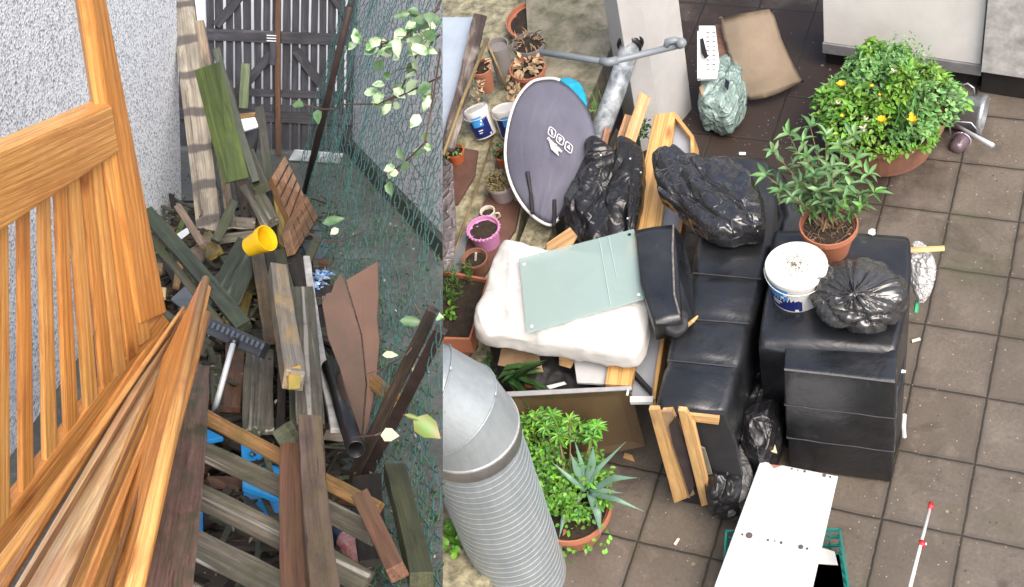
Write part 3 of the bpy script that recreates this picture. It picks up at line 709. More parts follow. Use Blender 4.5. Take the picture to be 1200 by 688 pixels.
trail([(516, 90, 5), (470, 112, 5.2), (440, 122, 5.3), (405, 122, 5.5), (392, 128, 5.6), (375, 128, 5.8), (342, 118, 6)], leaves=3, spread=4)
trail([(500, 165, 5.0), (480, 185, 5.1), (462, 200, 5.2), (443, 208, 5.3)], leaves=9, spread=5, size=.05)
trail([(495, 60, 5.0), (516, 40, 4.8)], leaves=20, spread=16, size=.065)
mk('stems', bs, M_stem, ivy); mk('leaves', bl_, M_ivy, ivy)
# single leaves and shoots lower down
def shoot(pts, leaves, lab, mat=M_ivy):
    t = thing('ivy_shoot', lab, 'ivy shoot', W(*pts[0]), 'thin ivy shoots poking through the mesh fence')
    b1 = bmesh.new(); tube_bm(b1, [W(*p) for p in pts], .0028, 5); mk('stem', b1, M_stem, t)
    b2 = bmesh.new()
    for (x, y, dx, dy, L_, w_) in leaves:
        d_ = depth(W(*pts[-1])); p = W(x, y, d_-.03); leaf_bm(b2, p, RT @ Vector((dx, dy, .15)), (toward(p)+AU*.3).normalized(), L_*d_/FOC, w_*d_/FOC, .1)
    mk('leaf', b2, mat, t)
M_lf2 = plain('youngleaf', (.08, .22, .03), .4, 0, .3, 12, .1, 30, c2=(.20, .14, .04)); M_lf3 = plain('creamleaf', (.50, .49, .32), .45, 0, .2, 20, 0)
shoot([(357, 268, 6.3), (372, 282, 6.2), (400, 283, 6.1), (430, 270, 6)], [(378, 262, 1, .25, 27, 13), (397, 268, -.9, -.6, 12, 10)], 'ivy shoot with one green leaf left of the mesh in the middle of the alley')
shoot([(516, 398, 4.7), (500, 380, 4.7), (486, 356, 4.7)], [(468, 376, 1, -.1, 30, 15), (520, 372, -1, .1, 24, 13)], 'ivy shoot with pale variegated leaves across the slanting posts', M_ivy)
shoot([(492, 396, 4.7), (476, 416, 4.7), (445, 434, 4.8), (430, 438, 4.8)], [(448, 416, 1, 0, 19, 10), (484, 424, 0, -1, 12, 5)], 'ivy shoot with a cream leaf right of the hardboard sheet', M_lf3)
shoot([(413, 513, 4.4), (440, 510, 4.3), (450, 506, 4.3)], [(446, 510, 1, 0, 22, 19)], 'ivy shoot ending in one cream leaf in front of the black pipe', M_lf3)
shoot([(472, 486, 4.2), (486, 492, 4.2)], [(484, 490, .8, -.55, 40, 30), (474, 486, 1, -.3, 20, 7)], 'ivy shoot with a large green leaf browning at its edge', M_lf2)
# scattered small litter and leaves on the ground (nobody would count it)
bm = bmesh.new(); rnd = random.Random(5)
for _ in range(1500):
    x = rnd.uniform(150, 512); y = rnd.uniform(185, 690)
    h = rnd.choice((0.02, .02, .14))
    if x < 345 : h = rnd.uniform(.02, .3)
    p = A(x, y, h)
    leaf_bm(bm, p, rv(rnd)+AU*.1, (AU+rv(rnd, .3)).normalized(), rnd.uniform(.008, .03), rnd.uniform(.006, .016), .2, mi=rnd.choice((0, 0, 0, 1, 2)))
tag(mk('leaf_litter', bm, [plain('litter', (.075, .06, .035), .8, 0, .5, 10, 0, island=.5), plain('litterg', (.05, .09, .03), .8, 0, .4, 10, 0), plain('litterw', (.32, .30, .26), .8, 0, .4, 10, 0)]), kind='stuff')
bm = bmesh.new()
for _ in range(500):
    x = rnd.uniform(385, 512); y = rnd.uniform(190, 690); p = A(x, y, .01)
    for q in range(4): leaf_bm(bm, p+rv(rnd, .015), AU+rv(rnd, .6), rv(rnd).normalized(), rnd.uniform(.015, .04), .008, .3)
tag(mk('weeds', bm, plain('weed', (.04, .10, .03), .6, 0, .3, 10, 0, island=.3)), kind='stuff')
bm = bmesh.new(); rnd = random.Random(2)
for q in range(60):
    p = A(377+rnd.gauss(0, 3), 326+rnd.gauss(0, 6), .1+rnd.random()*.04)
    leaf_bm(bm, p, rv(rnd), rv(rnd).normalized(), .04, .03, .3)
tag(mk('crisp_packet', bm, plain('packet', (.05, .25, .65), .3, .2, .2, 30, 0, c2=(.6, .65, .7))), 'crumpled blue and silver snack packet on the ground by the mesh fence', 'packet')

bm = bmesh.new(); rnd = random.Random(77)
for _ in range(420):
    x = rnd.uniform(178, 405); y = rnd.uniform(235, 680)
    if x > 300+ (y-235)*.30: x -= 60
    h = rnd.uniform(.04, .2); p = A(x, y, h); d_ = rv(rnd); d_ = (d_-AU*d_.dot(AU)*.8).normalized(); L_ = rnd.uniform(.05, .32)
    box_bm(bm, frame(p, d_, AU+rv(rnd, .2)), L_, rnd.uniform(.008, .05), rnd.uniform(.006, .02), False)
o = mk('wood_debris', bm, [M_brk]); tag(o, kind='stuff')
bm = bmesh.new()
for _ in range(260):
    x = rnd.uniform(178, 395); y = rnd.uniform(235, 660); h = rnd.uniform(.08, .24); p = A(x, y, h); d_ = rv(rnd); d_ = (d_-AU*d_.dot(AU)*.8).normalized()
    box_bm(bm, frame(p, d_, AU+rv(rnd, .25)), rnd.uniform(.04, .22), rnd.uniform(.006, .03), rnd.uniform(.005, .015), False)
tag(mk('wood_splinters', bm, [M_gray2]), kind='stuff')
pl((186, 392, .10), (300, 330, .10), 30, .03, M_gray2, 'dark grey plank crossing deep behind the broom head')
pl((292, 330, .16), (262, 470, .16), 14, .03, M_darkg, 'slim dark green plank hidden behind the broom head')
pl((318, 420, .18), (400, 470, .16), 13, .03, M_gray2, 'dark grey plank slanting under the square beam')
pl((214, 300, .22), (206, 336, .2), 8, .02, M_orng, 'small orange batten stub left of the green planks')

bm = bmesh.new(); rnd = random.Random(123)
for _ in range(170):
    x = rnd.uniform(185, 395); y = rnd.uniform(250, 665); h = rnd.uniform(.05, .15); p = A(x, y, h); d_ = rv(rnd); d_ = (d_-AU*d_.dot(AU)*.9).normalized()
    box_bm(bm, frame(p, d_, AU+rv(rnd, .2)), rnd.uniform(.15, .5), rnd.uniform(.025, .065), rnd.uniform(.012, .03), False)
    for f in bm.faces[-6:]: f.material_index = 0
bm.faces.ensure_lookup_table()
for i, f in enumerate(bm.faces): f.material_index = (i//6) % 4
tag(mk('broken_wood', bm, [M_brk, M_gray2, M_darkg, M_brown]), kind='stuff')
# =================================================================== PLACE TWO: the roof terrace seen from above
TS, TR = .45, .49; TOX, TOY = -2.459, 7.076
# ---- paving
m, nt, b = newmat('paving'); v = coords(nt, rnd=False)
sp = N(nt, 'ShaderNodeSeparateXYZ'); nt.links.new(v, sp.inputs[0])
def mth(op, a, c=None):
    n = N(nt, 'ShaderNodeMath', operation=op)
    for i, q in enumerate((a, c)):
        if q is None: continue
        if isinstance(q, (int, float)): n.inputs[i].default_value = q
        else: nt.links.new(q, n.inputs[i])
    return n.outputs[0]
jn = []; cell = []
wob = mth('MULTIPLY', mth('SUBTRACT', noi(nt, v, 9, 3, .6), .5), .018)
for ax, o0, s0 in (('X', TOX, TS), ('Y', TOY, TR)):
    u = mth('DIVIDE', mth('SUBTRACT', mth('ADD', sp.outputs[ax], wob), o0), s0)
    cell.append(mth('FLOOR', u)); f = mth('FRACT', u)
    e = mth('MINIMUM', f, mth('SUBTRACT', 1.0, f)); jn.append(mth('MULTIPLY', e, s0))
jd = mth('MINIMUM', jn[0], jn[1])
cc = N(nt, 'ShaderNodeCombineXYZ'); nt.links.new(cell[0], cc.inputs[0]); nt.links.new(cell[1], cc.inputs[1])
wn_ = N(nt, 'ShaderNodeTexWhiteNoise'); nt.links.new(cc.outputs[0], wn_.inputs[0])
n1_ = noi(nt, v, 3.2, 8, .65); n2_ = noi(nt, v, 42, 6, .8); n3_ = noi(nt, v, 1.1, 4, .6)
col = ramp(nt, [(.3, (.074, .060, .048)), (.5, (.122, .102, .084)), (.72, (.18, .155, .13))], mix(nt, n1_, n2_, .55))
col = mix(nt, col, (.085, .068, .052), mth('MULTIPLY', wn_.outputs[0], .6))
col = mix(nt, col, (.20, .175, .145), ramp(nt, [(.55, 0), (.72, .6)], noi(nt, v, 6.5, 9, .75)))
col = mix(nt, col, (.045, .035, .028), ramp(nt, [(.56, 0), (.7, .7)], noi(nt, v, 2.1, 8, .7, .8)))
col = mix(nt, col, (.05, .055, .025), ramp(nt, [(.52, 0), (.75, .6)], n3_))
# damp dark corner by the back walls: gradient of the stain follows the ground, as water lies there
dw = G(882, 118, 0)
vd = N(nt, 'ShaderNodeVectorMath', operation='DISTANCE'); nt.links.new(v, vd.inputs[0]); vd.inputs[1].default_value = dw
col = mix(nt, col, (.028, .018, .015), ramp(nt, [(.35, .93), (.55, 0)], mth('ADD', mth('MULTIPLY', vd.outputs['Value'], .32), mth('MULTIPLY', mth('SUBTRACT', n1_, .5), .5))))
vo = N(nt, 'ShaderNodeTexVoronoi'); vo.inputs['Scale'].default_value = 7.5; nt.links.new(mix(nt, v, n2_, .02), vo.inputs['Vector'])
col = mix(nt, col, (.34, .29, .17), mth('MULTIPLY', ramp(nt, [(.05, .8), (.11, 0)], vo.outputs['Distance']), ramp(nt, [(.5, 0), (.6, 1)], noi(nt, v, 1.7, 3, .5))))
vo2 = N(nt, 'ShaderNodeTexVoronoi'); vo2.inputs['Scale'].default_value = 16; nt.links.new(v, vo2.inputs['Vector'])
col = mix(nt, col, (.45, .42, .36), ramp(nt, [(.05, .7), (.085, 0)], vo2.outputs['Distance']))
col = mix(nt, col, (.032, .027, .02), mth('MULTIPLY', ramp(nt, [(.006, .8), (.035, 0)], jd), n2_))
col = mix(nt, col, mix(nt, (.012, .010, .009), (.05, .055, .025), ramp(nt, [(.5, 0), (.7, .8)], n3_)), ramp(nt, [(.0025, .9), (.007, 0)], mth('ADD', jd, mth('MULTIPLY', mth('SUBTRACT', n2_, .5), .005))))
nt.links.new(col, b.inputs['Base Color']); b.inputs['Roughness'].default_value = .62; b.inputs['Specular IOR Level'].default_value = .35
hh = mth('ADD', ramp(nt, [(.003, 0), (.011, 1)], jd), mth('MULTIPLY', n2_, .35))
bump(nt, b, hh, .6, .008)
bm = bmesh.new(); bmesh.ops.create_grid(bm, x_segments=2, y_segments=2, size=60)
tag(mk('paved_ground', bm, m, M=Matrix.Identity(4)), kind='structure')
XA = Vector((1, 0, 0)); YA = Vector((0, 1, 0))
def prism(name, poly, z0, z1, mat, parent=None, bevel=.004, **k):
    """vertical prism: poly = photo pixels of the top face at height z1"""
    bm = bmesh.new(); a = [bm.verts.new(G(x, y, z1)) for x, y in poly]; c = [bm.verts.new(Vector((q.co.x, q.co.y, z0))) for q in a]
    bm.faces.new(a); bm.faces.new(c[::-1])
    for i in range(len(a)):
        j = (i+1) % len(a); bm.faces.new((a[i], c[i], c[j], a[j]))
    o = mk(name, bm, mat, parent, bevel=bevel); return tag(o, **k)
# ---- walls of the terrace
M_ww = plain('whitewall', (.78, .77, .74), .7, 0, .12, 3, .2, 40)
def vwall(name, p, q, z0, z1, t, mat, parent=None, **k):
    d = (q-p); d.z = 0; L = d.length; d.normalize(); n = Vector((-d.y, d.x, 0))
    if n.dot(-CAM.xy.to_3d()+p) < 0: n = -n
    bm = bmesh.new(); vs = []
    for kk in (0, 1):
        for (u, z) in ((0, z0), (L, z0), (L, z1), (0, z1)): vs.append(bm.verts.new(Vector((p.x, p.y, 0))+d*u+UP*z+n*t*kk))
    for f in ((0, 1, 2, 3), (7, 6, 5, 4), (0, 4, 5, 1), (1, 5, 6, 2), (2, 6, 7, 3), (3, 7, 4, 0)): bm.faces.new([vs[i] for i in f])
    o = mk(name, bm, mat, parent, bevel=.004); return tag(o, **k)
wt = thing('house_wall', 'white rendered house wall with a shadow gap painted black at its foot behind the flower tub', 'wall', G(966, 88, 0))
g0, g1 = G(966, 80, 0), G(1146, 107, 0); dd = (g1-g0).normalized()
vwall('render', g0+Vector((0, .0, 0)), g1, .26, 3.5, .4, M_ww, wt)
vwall('sill', g0-dd*.01-YA*.012, g1+dd*.01-YA*.012, .16, .257, .3, plain('graysill', (.26, .26, .27), .6, 0, .3, 8, .3), wt)
vwall('base', g0+YA*.06, g1+YA*.06, -.05, .158, .3, plain('shadowgap', (.018, .016, .017), .7, 0, .4, 8, .3), wt)  # near-black colour paints the shadow gap below the wall
pier = vwall('pier', G(1148, 108, 0)-YA*.05, G(1290, 130, 0)-YA*.05, .24, 3.4, .3, plain('pierwhite', (.60, .59, .57), .8, 0, .5, 7, .5, 20), label='mottled off white wall pier right of the white rendered wall', cat='wall')
vwall('foot', G(1149, 108, 0)-YA*.0, G(1290, 130, 0)-YA*.0, -.05, .238, .25, plain('shadowgap2', (.02, .017, .016), .7, 0, .4, 8, .3), pier)  # the shadow gap carried on under the pier, painted dark
M_gw = plain('graywall', (.50, .50, .50), .6, 0, .15, 3, .25, 18)
gw = thing('grey_wall', 'smooth pale grey painted wall at the top behind the pine bookcase', 'wall', G(770, 160, 0))
vwall('wall_face', G(752, 178, 0), G(776, 168, 0), -.02, 3.0, .3, M_gw, gw)
vwall('corner_face', G(776, 168, 0), G(811, 128, 0), -.02, 3.0, .25, M_gw, gw)
M_stone = plain('lichenstone', (.46, .42, .28), .9, 0, .5, 14, .9, 30, c2=(.12, .115, .075), dist=.012)
M_stone2 = plain('mossystone', (.30, .27, .20), .9, 0, .5, 6, .9, 24, c2=(.085, .085, .05), dist=.012)
LZ = .42
prism('stone_ledge', [(430, 740), (430, -60), (640, -60), (640, 60), (650, 120), (618, 220), (600, 300), (576, 380), (572, 470), (600, 560), (560, 740)], -.05, LZ, M_stone, label='low lichen covered stone ledge carrying the row of flower pots', cat='stone ledge')
prism('boundary_wall', [(612, -60), (745, -60), (722, 40), (668, 172), (630, 150), (622, 100)], -.05, LZ+.16, M_stone2, label='mossy grey stone wall under the lead downpipe', cat='wall')
prism('stone_kerb', [(606, 290), (628, 232), (650, 262), (622, 330)], -.05, .50, M_stone, label='speckled stone block under the grey oval tent bag', cat='stone block')
M_tile = plain('quarrytile', (.15, .075, .055), .6, 0, .35, 9, .25, 30)
def tiles(nm, poly, lab): prism(nm, poly, LZ+.002, LZ+.03, M_tile, label=lab, cat='tile slab', group='red brown tiles on the ledge')
tiles('ledge_tile', [(536, 172), (560, 176), (556, 205), (536, 238), (522, 240), (522, 180)], 'red brown tile slab under the small orange pot on the far left')
tiles('ledge_tile', [(570, 230), (610, 236), (604, 268), (562, 330), (534, 352), (540, 300)], 'long red brown tile slab under the pink pot')
tiles('ledge_tile', [(583, 180), (604, 182), (601, 236), (571, 232)], 'short red brown tile slab under the grey round planter')
tiles('ledge_tile', [(514, 390), (558, 372), (560, 404), (543, 424), (514, 430)], 'red brown tile slab under the long terracotta planter')
tiles('ledge_tile', [(636, 30), (664, 32), (662, 60), (650, 92), (630, 90)], 'red brown tile slab under the terracotta pots at the top')
# ---- pipes
M_lead = plain('leadpipe', (.42, .46, .49), .5, .2, .4, 16, .25, 30, c2=(.13, .15, .17))
dp = thing('downpipe', 'thick mottled lead downpipe slanting along the mossy stone wall', 'pipe', G(702, 165, .7))
bm = bmesh.new(); tube_bm(bm, [G(697, 172, .70), G(722, 105, .85), G(741, 48, 1.0)], 13.5*8.5/FOC, 20); mk('pipe', bm, M_lead, dp, smooth=True)
bm = bmesh.new()
for k in range(4): tube_bm(bm, [G(737+k*2.6, 55-k*6, 1.0+k*.015), G(738.2+k*2.6, 52-k*6, 1.0+k*.015)], (16.5 if k != 3 else 15)*8.6/FOC, 20)
tube_bm(bm, [G(742, 42, 1.02), G(760, -20, 1.1)], 15*8.6/FOC, 20)
mk('rubber_collar', bm, M_black, dp, smooth=True)
rp = thing('grey_pipe', 'thin grey plastic pipe crossing above the stone wall with a capped bend', 'pipe', G(712, 72, 1.2))
M_gp = plain('greypipe', (.20, .23, .26), .4, 0, .2, 6, .05)
bm = bmesh.new(); tube_bm(bm, [G(634, 61, 1.2), G(706, 72, 1.2), G(714, 72, 1.2), G(722, 71, 1.2), G(800, 52, 1.2)], 4.6*8/FOC, 12); mk('pipe', bm, M_gp, rp, smooth=True)
bm = bmesh.new(); tube_bm(bm, [G(704, 71.5, 1.2), G(713, 73, 1.2), G(724, 70.5, 1.2)], 6*8/FOC, 12); mk('joint', bm, M_gp, rp, smooth=True)
bm = bmesh.new(); tube_bm(bm, [G(781, 57, 1.19), G(782, 49, 1.25), G(790, 47, 1.25), G(800, 50, 1.22)], 5*8/FOC, 12); tube_bm(bm, [G(797, 52, 1.18), G(799, 50, 1.26)], 6.5*8/FOC, 12); mk('cap', bm, M_gp, rp, smooth=True)
# ---- cold frame rail and canes at the very left
M_rot = wood('peeling', (.095, .065, .055), (.05, .035, .032), 10, (.42, .38, .33), .22, .7, False, coarse=(3, 1))
beam('rotten_rail', G(562, 20, .95), G(524, 175, .95), 20*7.8/FOC, .05, M_rot, 'rotten dark window rail with flaking paint at the left edge', 'rail', ragged=.01, rough=.006)
slab('glazing', [G(515, 20, .9), G(556, 20, .9), G(522, 160, .9), G(500, 160, .9)], .01, plain('glazing', (.42, .50, .60), .25, 0, .15, 4, .1), 'pale blue pane beside the rotten rail', 'glass pane')
M_cane = plain('cane', (.27, .20, .085), .5, 0, .3, 10, .1)
def cane(pts, r, lab):
    bm = bmesh.new(); tube_bm(bm, [G(*p) for p in pts], r, 8); tag(mk('cane', bm, M_cane, smooth=True), lab, 'cane', 'bamboo canes by the flower pots')
cane([(571, 46, 1.0), (544, 112, 1.0), (519, 182, 1.0)], .013, 'thick bamboo cane lying along the rotten rail')
cane([(571, 50, .98), (584, 80, .8), (594, 106, .6)], .009, 'short bamboo cane leaning between the flower pots at the top')
cane([(581, 150, .46), (556, 228, .47), (527, 312, .46)], .007, 'long thin bamboo cane lying on the stone ledge')
slab('plastic_film', [G(514, 180, .55), G(530, 192, .58), G(534, 262, .55), (G(532, 300, .5)), G(514, 330, .5)], .015, glossy_bag('film', (.30, .27, .27), .25, (.12, .10, .11), 8, .8), 'crumpled grey plastic film at the left edge below the rotten rail', 'plastic film')
slab('lead_flashing', [G(516, 345, .46), G(532, 290, .46), G(548, 268, .46), G(544, 300, .46), G(530, 350, .46)], .01, plain('flash', (.30, .32, .34), .4, .2, .2, 6, .2), 'grey metal strip beside the pink pot', 'metal strip')
# ---- pots
M_tc = plain('terracotta', (.46, .17, .09), .7, 0, .25, 6, .25, 40, c2=(.36, .15, .09))
M_tc2 = plain('terracottaold', (.33, .15, .09), .8, 0, .4, 5, .4, 30, c2=(.20, .10, .07))
M_soil = plain('soil', (.045, .03, .02), .95, 0, .5, 25, 1.0, 50, c2=(.02, .014, .01), dist=.01)
M_gpot = plain('greypot', (.24, .225, .22), .55, 0, .2, 6, .1)
M_lav = plain('lavpot', (.42, .37, .38), .5, 0, .15, 6, .1)
M_pink = plain('pinkpot', (.62, .26, .50), .45, 0, .1, 6, .05)
M_white = plain('whiteplastic', (.70, .70, .68), .35, 0, .05, 5, .05)
M_dry = plain('dryleaf', (.50, .36, .22), .8, 0, .4, 10, .1, island=.3)
M_cream = plain('creamceramic', (.66, .60, .50), .35, 0, .12, 10, .05)
def up_frame(P, tilt=None):
    z = UP if tilt is None else tilt.normalized()
    return frame(P, z.orthogonal(), z)
def pot(px, py, zr, rpx, h, mat, label, taper=.72, soil=M_soil, tilt=None, group=None, cat='flower pot', name='flower_pot', rim=.02, sd=.03, lip=1.0):
    P = G(px, py, zr); r = rpx*depth(P)/FOC; M = up_frame(P, tilt) @ Matrix.Translation((0, 0, -h))
    t = thing(name, label, cat, M @ Vector((0, 0, 0)), group)
    rh = max(.012, h*.16)
    bm = lathe_bm([(0, 0), (r*taper, 0), (r*(taper+(.93-taper)*.9), h-rh-.002), (r*lip, h-rh), (r, h), (r-.008, h), (r-.012, h-rh), (r*.80, h-sd-.002), (0, h-sd-.002)], M, 36)
    mk('pot', bm, mat, t)
    if soil:
        bm = lathe_bm([(0, h-sd+.004), (r*.3, h-sd+.008), (r*.6, h-sd+.002), (r*.86, h-sd)], M, 30)
        for v in bm.verts: v.co += UP*noise.noise(v.co*40)*.008
        mk('soil', bm, soil, t, smooth=True)
    return t, P, r
def leaves_at(t, P, r, hgt, n, L, wd, mat, seed=1, up=.8, name='foliage', stems=0):
    rnd = random.Random(seed); bm = bmesh.new()
    for _ in range(n):
        a = rnd.uniform(0, 6.283); q = r*math.sqrt(rnd.random()); z = hgt*rnd.random()
        p = P + Vector((math.cos(a)*q, math.sin(a)*q, z)); d = Vector((math.cos(a), math.sin(a), rnd.uniform(-.2, up)))+rv(rnd, .4)
        leaf_bm(bm, p, d, (UP+rv(rnd, .3)).normalized(), L*rnd.uniform(.6, 1.3), wd*rnd.uniform(.7, 1.2), .3)
    mk(name, bm, mat, t)
M_sed = plain('sedum', (.12, .15, .05), .5, 0, .4, 20, 0, c2=(.22, .10, .06), island=.4)
M_gr1 = plain('brightleaf', (.16, .36, .035), .45, 0, .3, 6, 0, c2=(.09, .25, .03), island=.45)
M_gr2 = plain('midleaf', (.10, .24, .06), .45, 0, .3, 6, 0, c2=(.16, .32, .10), island=.4)
M_gr3 = plain('darkleaf', (.04, .10, .025), .5, 0, .3, 6, 0, island=.4)
M_grf = plain('featherleaf', (.10, .22, .04), .5, 0, .3, 6, 0, island=.3)
M_twig = plain('twig', (.30, .20, .12), .7, 0, .4, 20, 0)
pot(628, 22, .56, 36, .2, M_tc, 'large terracotta pot cut by the top edge behind the other pots')
t, P, r = pot(619, 50, .70, 19.5, .22, M_gpot, 'grey plastic pot of dry stalks at the top of the ledge')
leaves_at(t, P, r*.8, .02, 34, .07, .010, M_dry, 4, .3, 'dry_stalks')
t, P, r = pot(618, 79, .66, 21.5, .2, M_tc, 'terracotta pot with withered leaves hanging over its rim')
leaves_at(t, P, r*.7, .03, 42, .055, .04, M_dry, 9, .6, 'withered_leaves')
bm = bmesh.new(); rnd = random.Random(4)
for k in range(46):
    u = rnd.random(); p = G(605+rnd.gauss(0, 4)-u*6, 84+u*42, .66-u*.08); leaf_bm(bm, p, rv(rnd)-UP*.5, (toward(p)+rv(rnd, .5)).normalized(), .05, .035, .5)
mk('hanging_leaves', bm, M_dry, t)
tl = (G(585, 70, .9)-G(600, 130, .55))
t, P, r = pot(583, 52, .85, 13, .32, M_gpot, 'tall grey bucket standing behind the tilted terracotta pot', taper=.85, soil=None)
t, P, r = pot(563, 78, .88, 13, .24, M_tc, 'terracotta pot tilted on its side behind the bamboo cane', tilt=(G(560, 66, .95)-G(572, 108, .55)))
leaves_at(t, P, r*.7, .02, 18, .05, .02, M_dry, 5, .3, 'dry_leaves')
bm = bmesh.new(); rnd = random.Random(14)
for k in range(26):
    u = rnd.random(); p = G(562-u*6+rnd.gauss(0, 3), 88+u*38, .80); leaf_bm(bm, p, rv(rnd), (toward(p)+rv(rnd, .5)).normalized(), .05, .018, .5)
mk('hanging_leaves', bm, M_dry, t)
M_blab = plain('bluelabel', (.012, .025, .16), .35, 0, .2, 5, 0); M_blab2 = plain('skylabel', (.05, .30, .70), .35, 0, .1, 5, 0)
M_mark = plain('markwhite', (.75, .76, .78), .4, 0, .05, 5, 0)
def arc_patch(bm, M, r, a0, a1, z0, z1, seg=14, off=.0015, r2=None):
    r2 = r2 or r
    for i in range(seg):
        q = [a0+(a1-a0)*(i+k)/seg for k in (0, 1)]
        vs = [bm.verts.new(M @ Vector(((rr+off)*math.cos(x), (rr+off)*math.sin(x), z))) for (x, z, rr) in ((q[0], z0, r), (q[1], z0, r), (q[1], z1, r2), (q[0], z1, r2))]
        bm.faces.new(vs)
def bucket(px, py, zt, rpx, h, label, tilt=None, debris=False, aoff=0.0, splash=True):
    P = G(px, py, zt); r = rpx*depth(P)/FOC
    z = (tilt or UP).normalized(); x = (toward(P)-z*toward(P).dot(z)).normalized()
    M = frame(P-z*h, x, z)       # local +X faces the viewer
    t = thing('paint_bucket', label, 'paint bucket', P-z*h, 'used paint buckets')
    rb = r*.84; rt = r*.955
    bm = lathe_bm([(0, 0), (rb, 0), (rt, h-.035), (rt, h-.02), (rt*.99, h-.012), (0, h-.012)], M, 48); mk('body', bm, M_white, t, smooth=False)
    bm = lathe_bm([(r*.97, h-.03), (r, h-.028), (r, h-.006), (r*.975, h), (r*.93, h), (r*.915, h-.008), (r*.3, h-.007), (0, h-.006)], M, 56); mk('lid', bm, M_white, t, smooth=False)
    bm = bmesh.new(); arc_patch(bm, M, rb+(rt-rb)*.05, -1.9+aoff, .15+aoff, h*.05, h*.82, r2=rb+(rt-rb)*.82); lb = mk('label', bm, M_blab, t)
    bm = bmesh.new(); arc_patch(bm, M, rb+(rt-rb)*.45, -1.25+aoff, -.35+aoff, h*.45, h*.80, off=.003, r2=rb+(rt-rb)*.8); mk('label_panel', bm, M_blab2, lb)
    for (a, b_, c, d) in ((-.5, -.38, .60, .68), (-1.0, -.6, .30, .34), (-1.0, -.7, .22, .25), (-.12, .02, .06, .14), (-.62, -.5, .5, .56)):
        bm = bmesh.new(); arc_patch(bm, M, rb+(rt-rb)*(c+d)/2, a+aoff, b_+aoff, h*c, h*d, seg=3, off=.0045); mk('print', bm, M_mark, lb)
    bm = bmesh.new(); pts = []
    for i in range(22):
        a = -1.65+3.3*i/21; pts.append(M @ Vector((math.cos(a)*(r+.004), math.sin(a)*(r+.004), h-.032-.03*math.cos(a*.95))))
    tube_bm(bm, pts, .003, 6); mk('handle', bm, M_white, t, smooth=True)
    if debris:
        bm = bmesh.new(); rnd = random.Random(8)
        for k in range(150):
            s_ = .018 if k < 40 else .05
            p = M @ Vector((rnd.gauss(0, s_), rnd.gauss(0, s_*1.3), h-.004)); leaf_bm(bm, p, rv(rnd), (z+rv(rnd, .2)).normalized(), .010 if k > 40 else .016, .006, .1)
        tag(mk('dirt', bm, plain('lidmoss', (.20, .19, .08), .9, 0, .4, 30, 0), t), kind='stuff')
    return t
bucket(556, 127, .66, 15.5, .22, 'tipped white and blue paint bucket beside the bamboo cane', tilt=(G(552, 117, .70)-G(568, 152, .48)), aoff=.5)
bucket(590, 126, .66, 14.5, .22, 'white paint bucket half hidden behind the grey oval tent bag', tilt=(G(588, 118, .70)-G(598, 152, .48)), aoff=.8)
t, P, r = pot(532, 176, .55, 12, .11, plain('orangepot', (.55, .14, .05), .5, 0, .15, 5, .05), 'small bright orange pot with seedlings at the left edge')
leaves_at(t, P, r, .05, 40, .03, .018, M_gr2, 3)
t, P, r = pot(590, 180, .60, 11, .14, plain('orangepot', (.5, .14, .05)), 'small orange pot with dark leaves peeping out beside the oval tent bag')
leaves_at(t, P, r*1.1, .06, 80, .03, .018, M_gr3, 6)
t, P, r = pot(586, 212, .60, 18.5, .15, M_lav, 'round greyish lilac planter filled with reddish green sedum', sd=.01)
leaves_at(t, P, r*.95, .02, 520, .018, .012, M_sed, 7)
t, P, r = pot(571, 247, .56, 9, .10, M_cream, 'small cream mug with a handle behind the pink pot', taper=.85, cat='mug', name='mug', sd=.03)
bm = bmesh.new(); tube_bm(bm, [P+Vector((r*.9, .0, -.02)), P+Vector((r*1.5, .01, -.015)), P+Vector((r*1.6, .01, -.05)), P+Vector((r*.9, 0, -.07))], .006, 8); mk('handle', bm, M_cream, t, smooth=True)
t, P, r = pot(566, 267, .60, 19.5, .16, M_pink, 'bright pink pot of bare soil on the red brown tiles', taper=.78)
bm = bmesh.new()
for k in range(26):
    a = k*6.283/26; bmesh.ops.create_icosphere(bm, subdivisions=1, radius=r*.085, matrix=Matrix.Translation(P+Vector((math.cos(a)*r, math.sin(a)*r, -.006))))
mk('scalloped_rim', bm, M_pink, t, smooth=True)
t, P, r = pot(556, 302, .57, 15.5, .13, M_tc2, 'old terracotta pot with a pale stub of stem below the pink pot')
bm = bmesh.new(); tube_bm(bm, [P-UP*.03, P+Vector((.01, .02, .03))], .008, 6); mk('stem_stub', bm, M_cream, t)
# long planter
lp = thing('planter_box', 'long terracotta planter box of soil with feathery green shoots', 'planter', G(540, 400, LZ+.03))
def ring_prism(name, poly, z0, z1, wall_, mat, parent, zin):
    pts = [G(x, y, z1) for x, y in poly]; c = sum(pts, Vector())/len(pts)
    inn = [p+(c-p).normalized()*wall_ for p in pts]
    bm = bmesh.new()
    o_ = [bm.verts.new(p) for p in pts]; i_ = [bm.verts.new(p) for p in inn]
    ob = [bm.verts.new(Vector((c.x+(p.x-c.x)*.93, c.y+(p.y-c.y)*.93, z0))) for p in pts]; ib = [bm.verts.new(Vector((p.x, p.y, zin))) for p in inn]
    n = len(pts)
    for k in range(n):
        j = (k+1) % n
        bm.faces.new((o_[k], o_[j], i_[j], i_[k])); bm.faces.new((i_[k], i_[j], ib[j], ib[k])); bm.faces.new((o_[k], ob[k], ob[j], o_[j]))
    bm.faces.new(ib); bm.faces.new(ob[::-1])
    return mk(name, bm, mat, parent, bevel=.003), inn
M_tcb = plain('terracottaplastic', (.50, .19, .11), .5, 0, .15, 5, .05)
_, inn = ring_prism('box', [(505, 314), (573, 326), (551, 398), (483, 396)], LZ+.03, .62, .022, M_tcb, lp, .50)
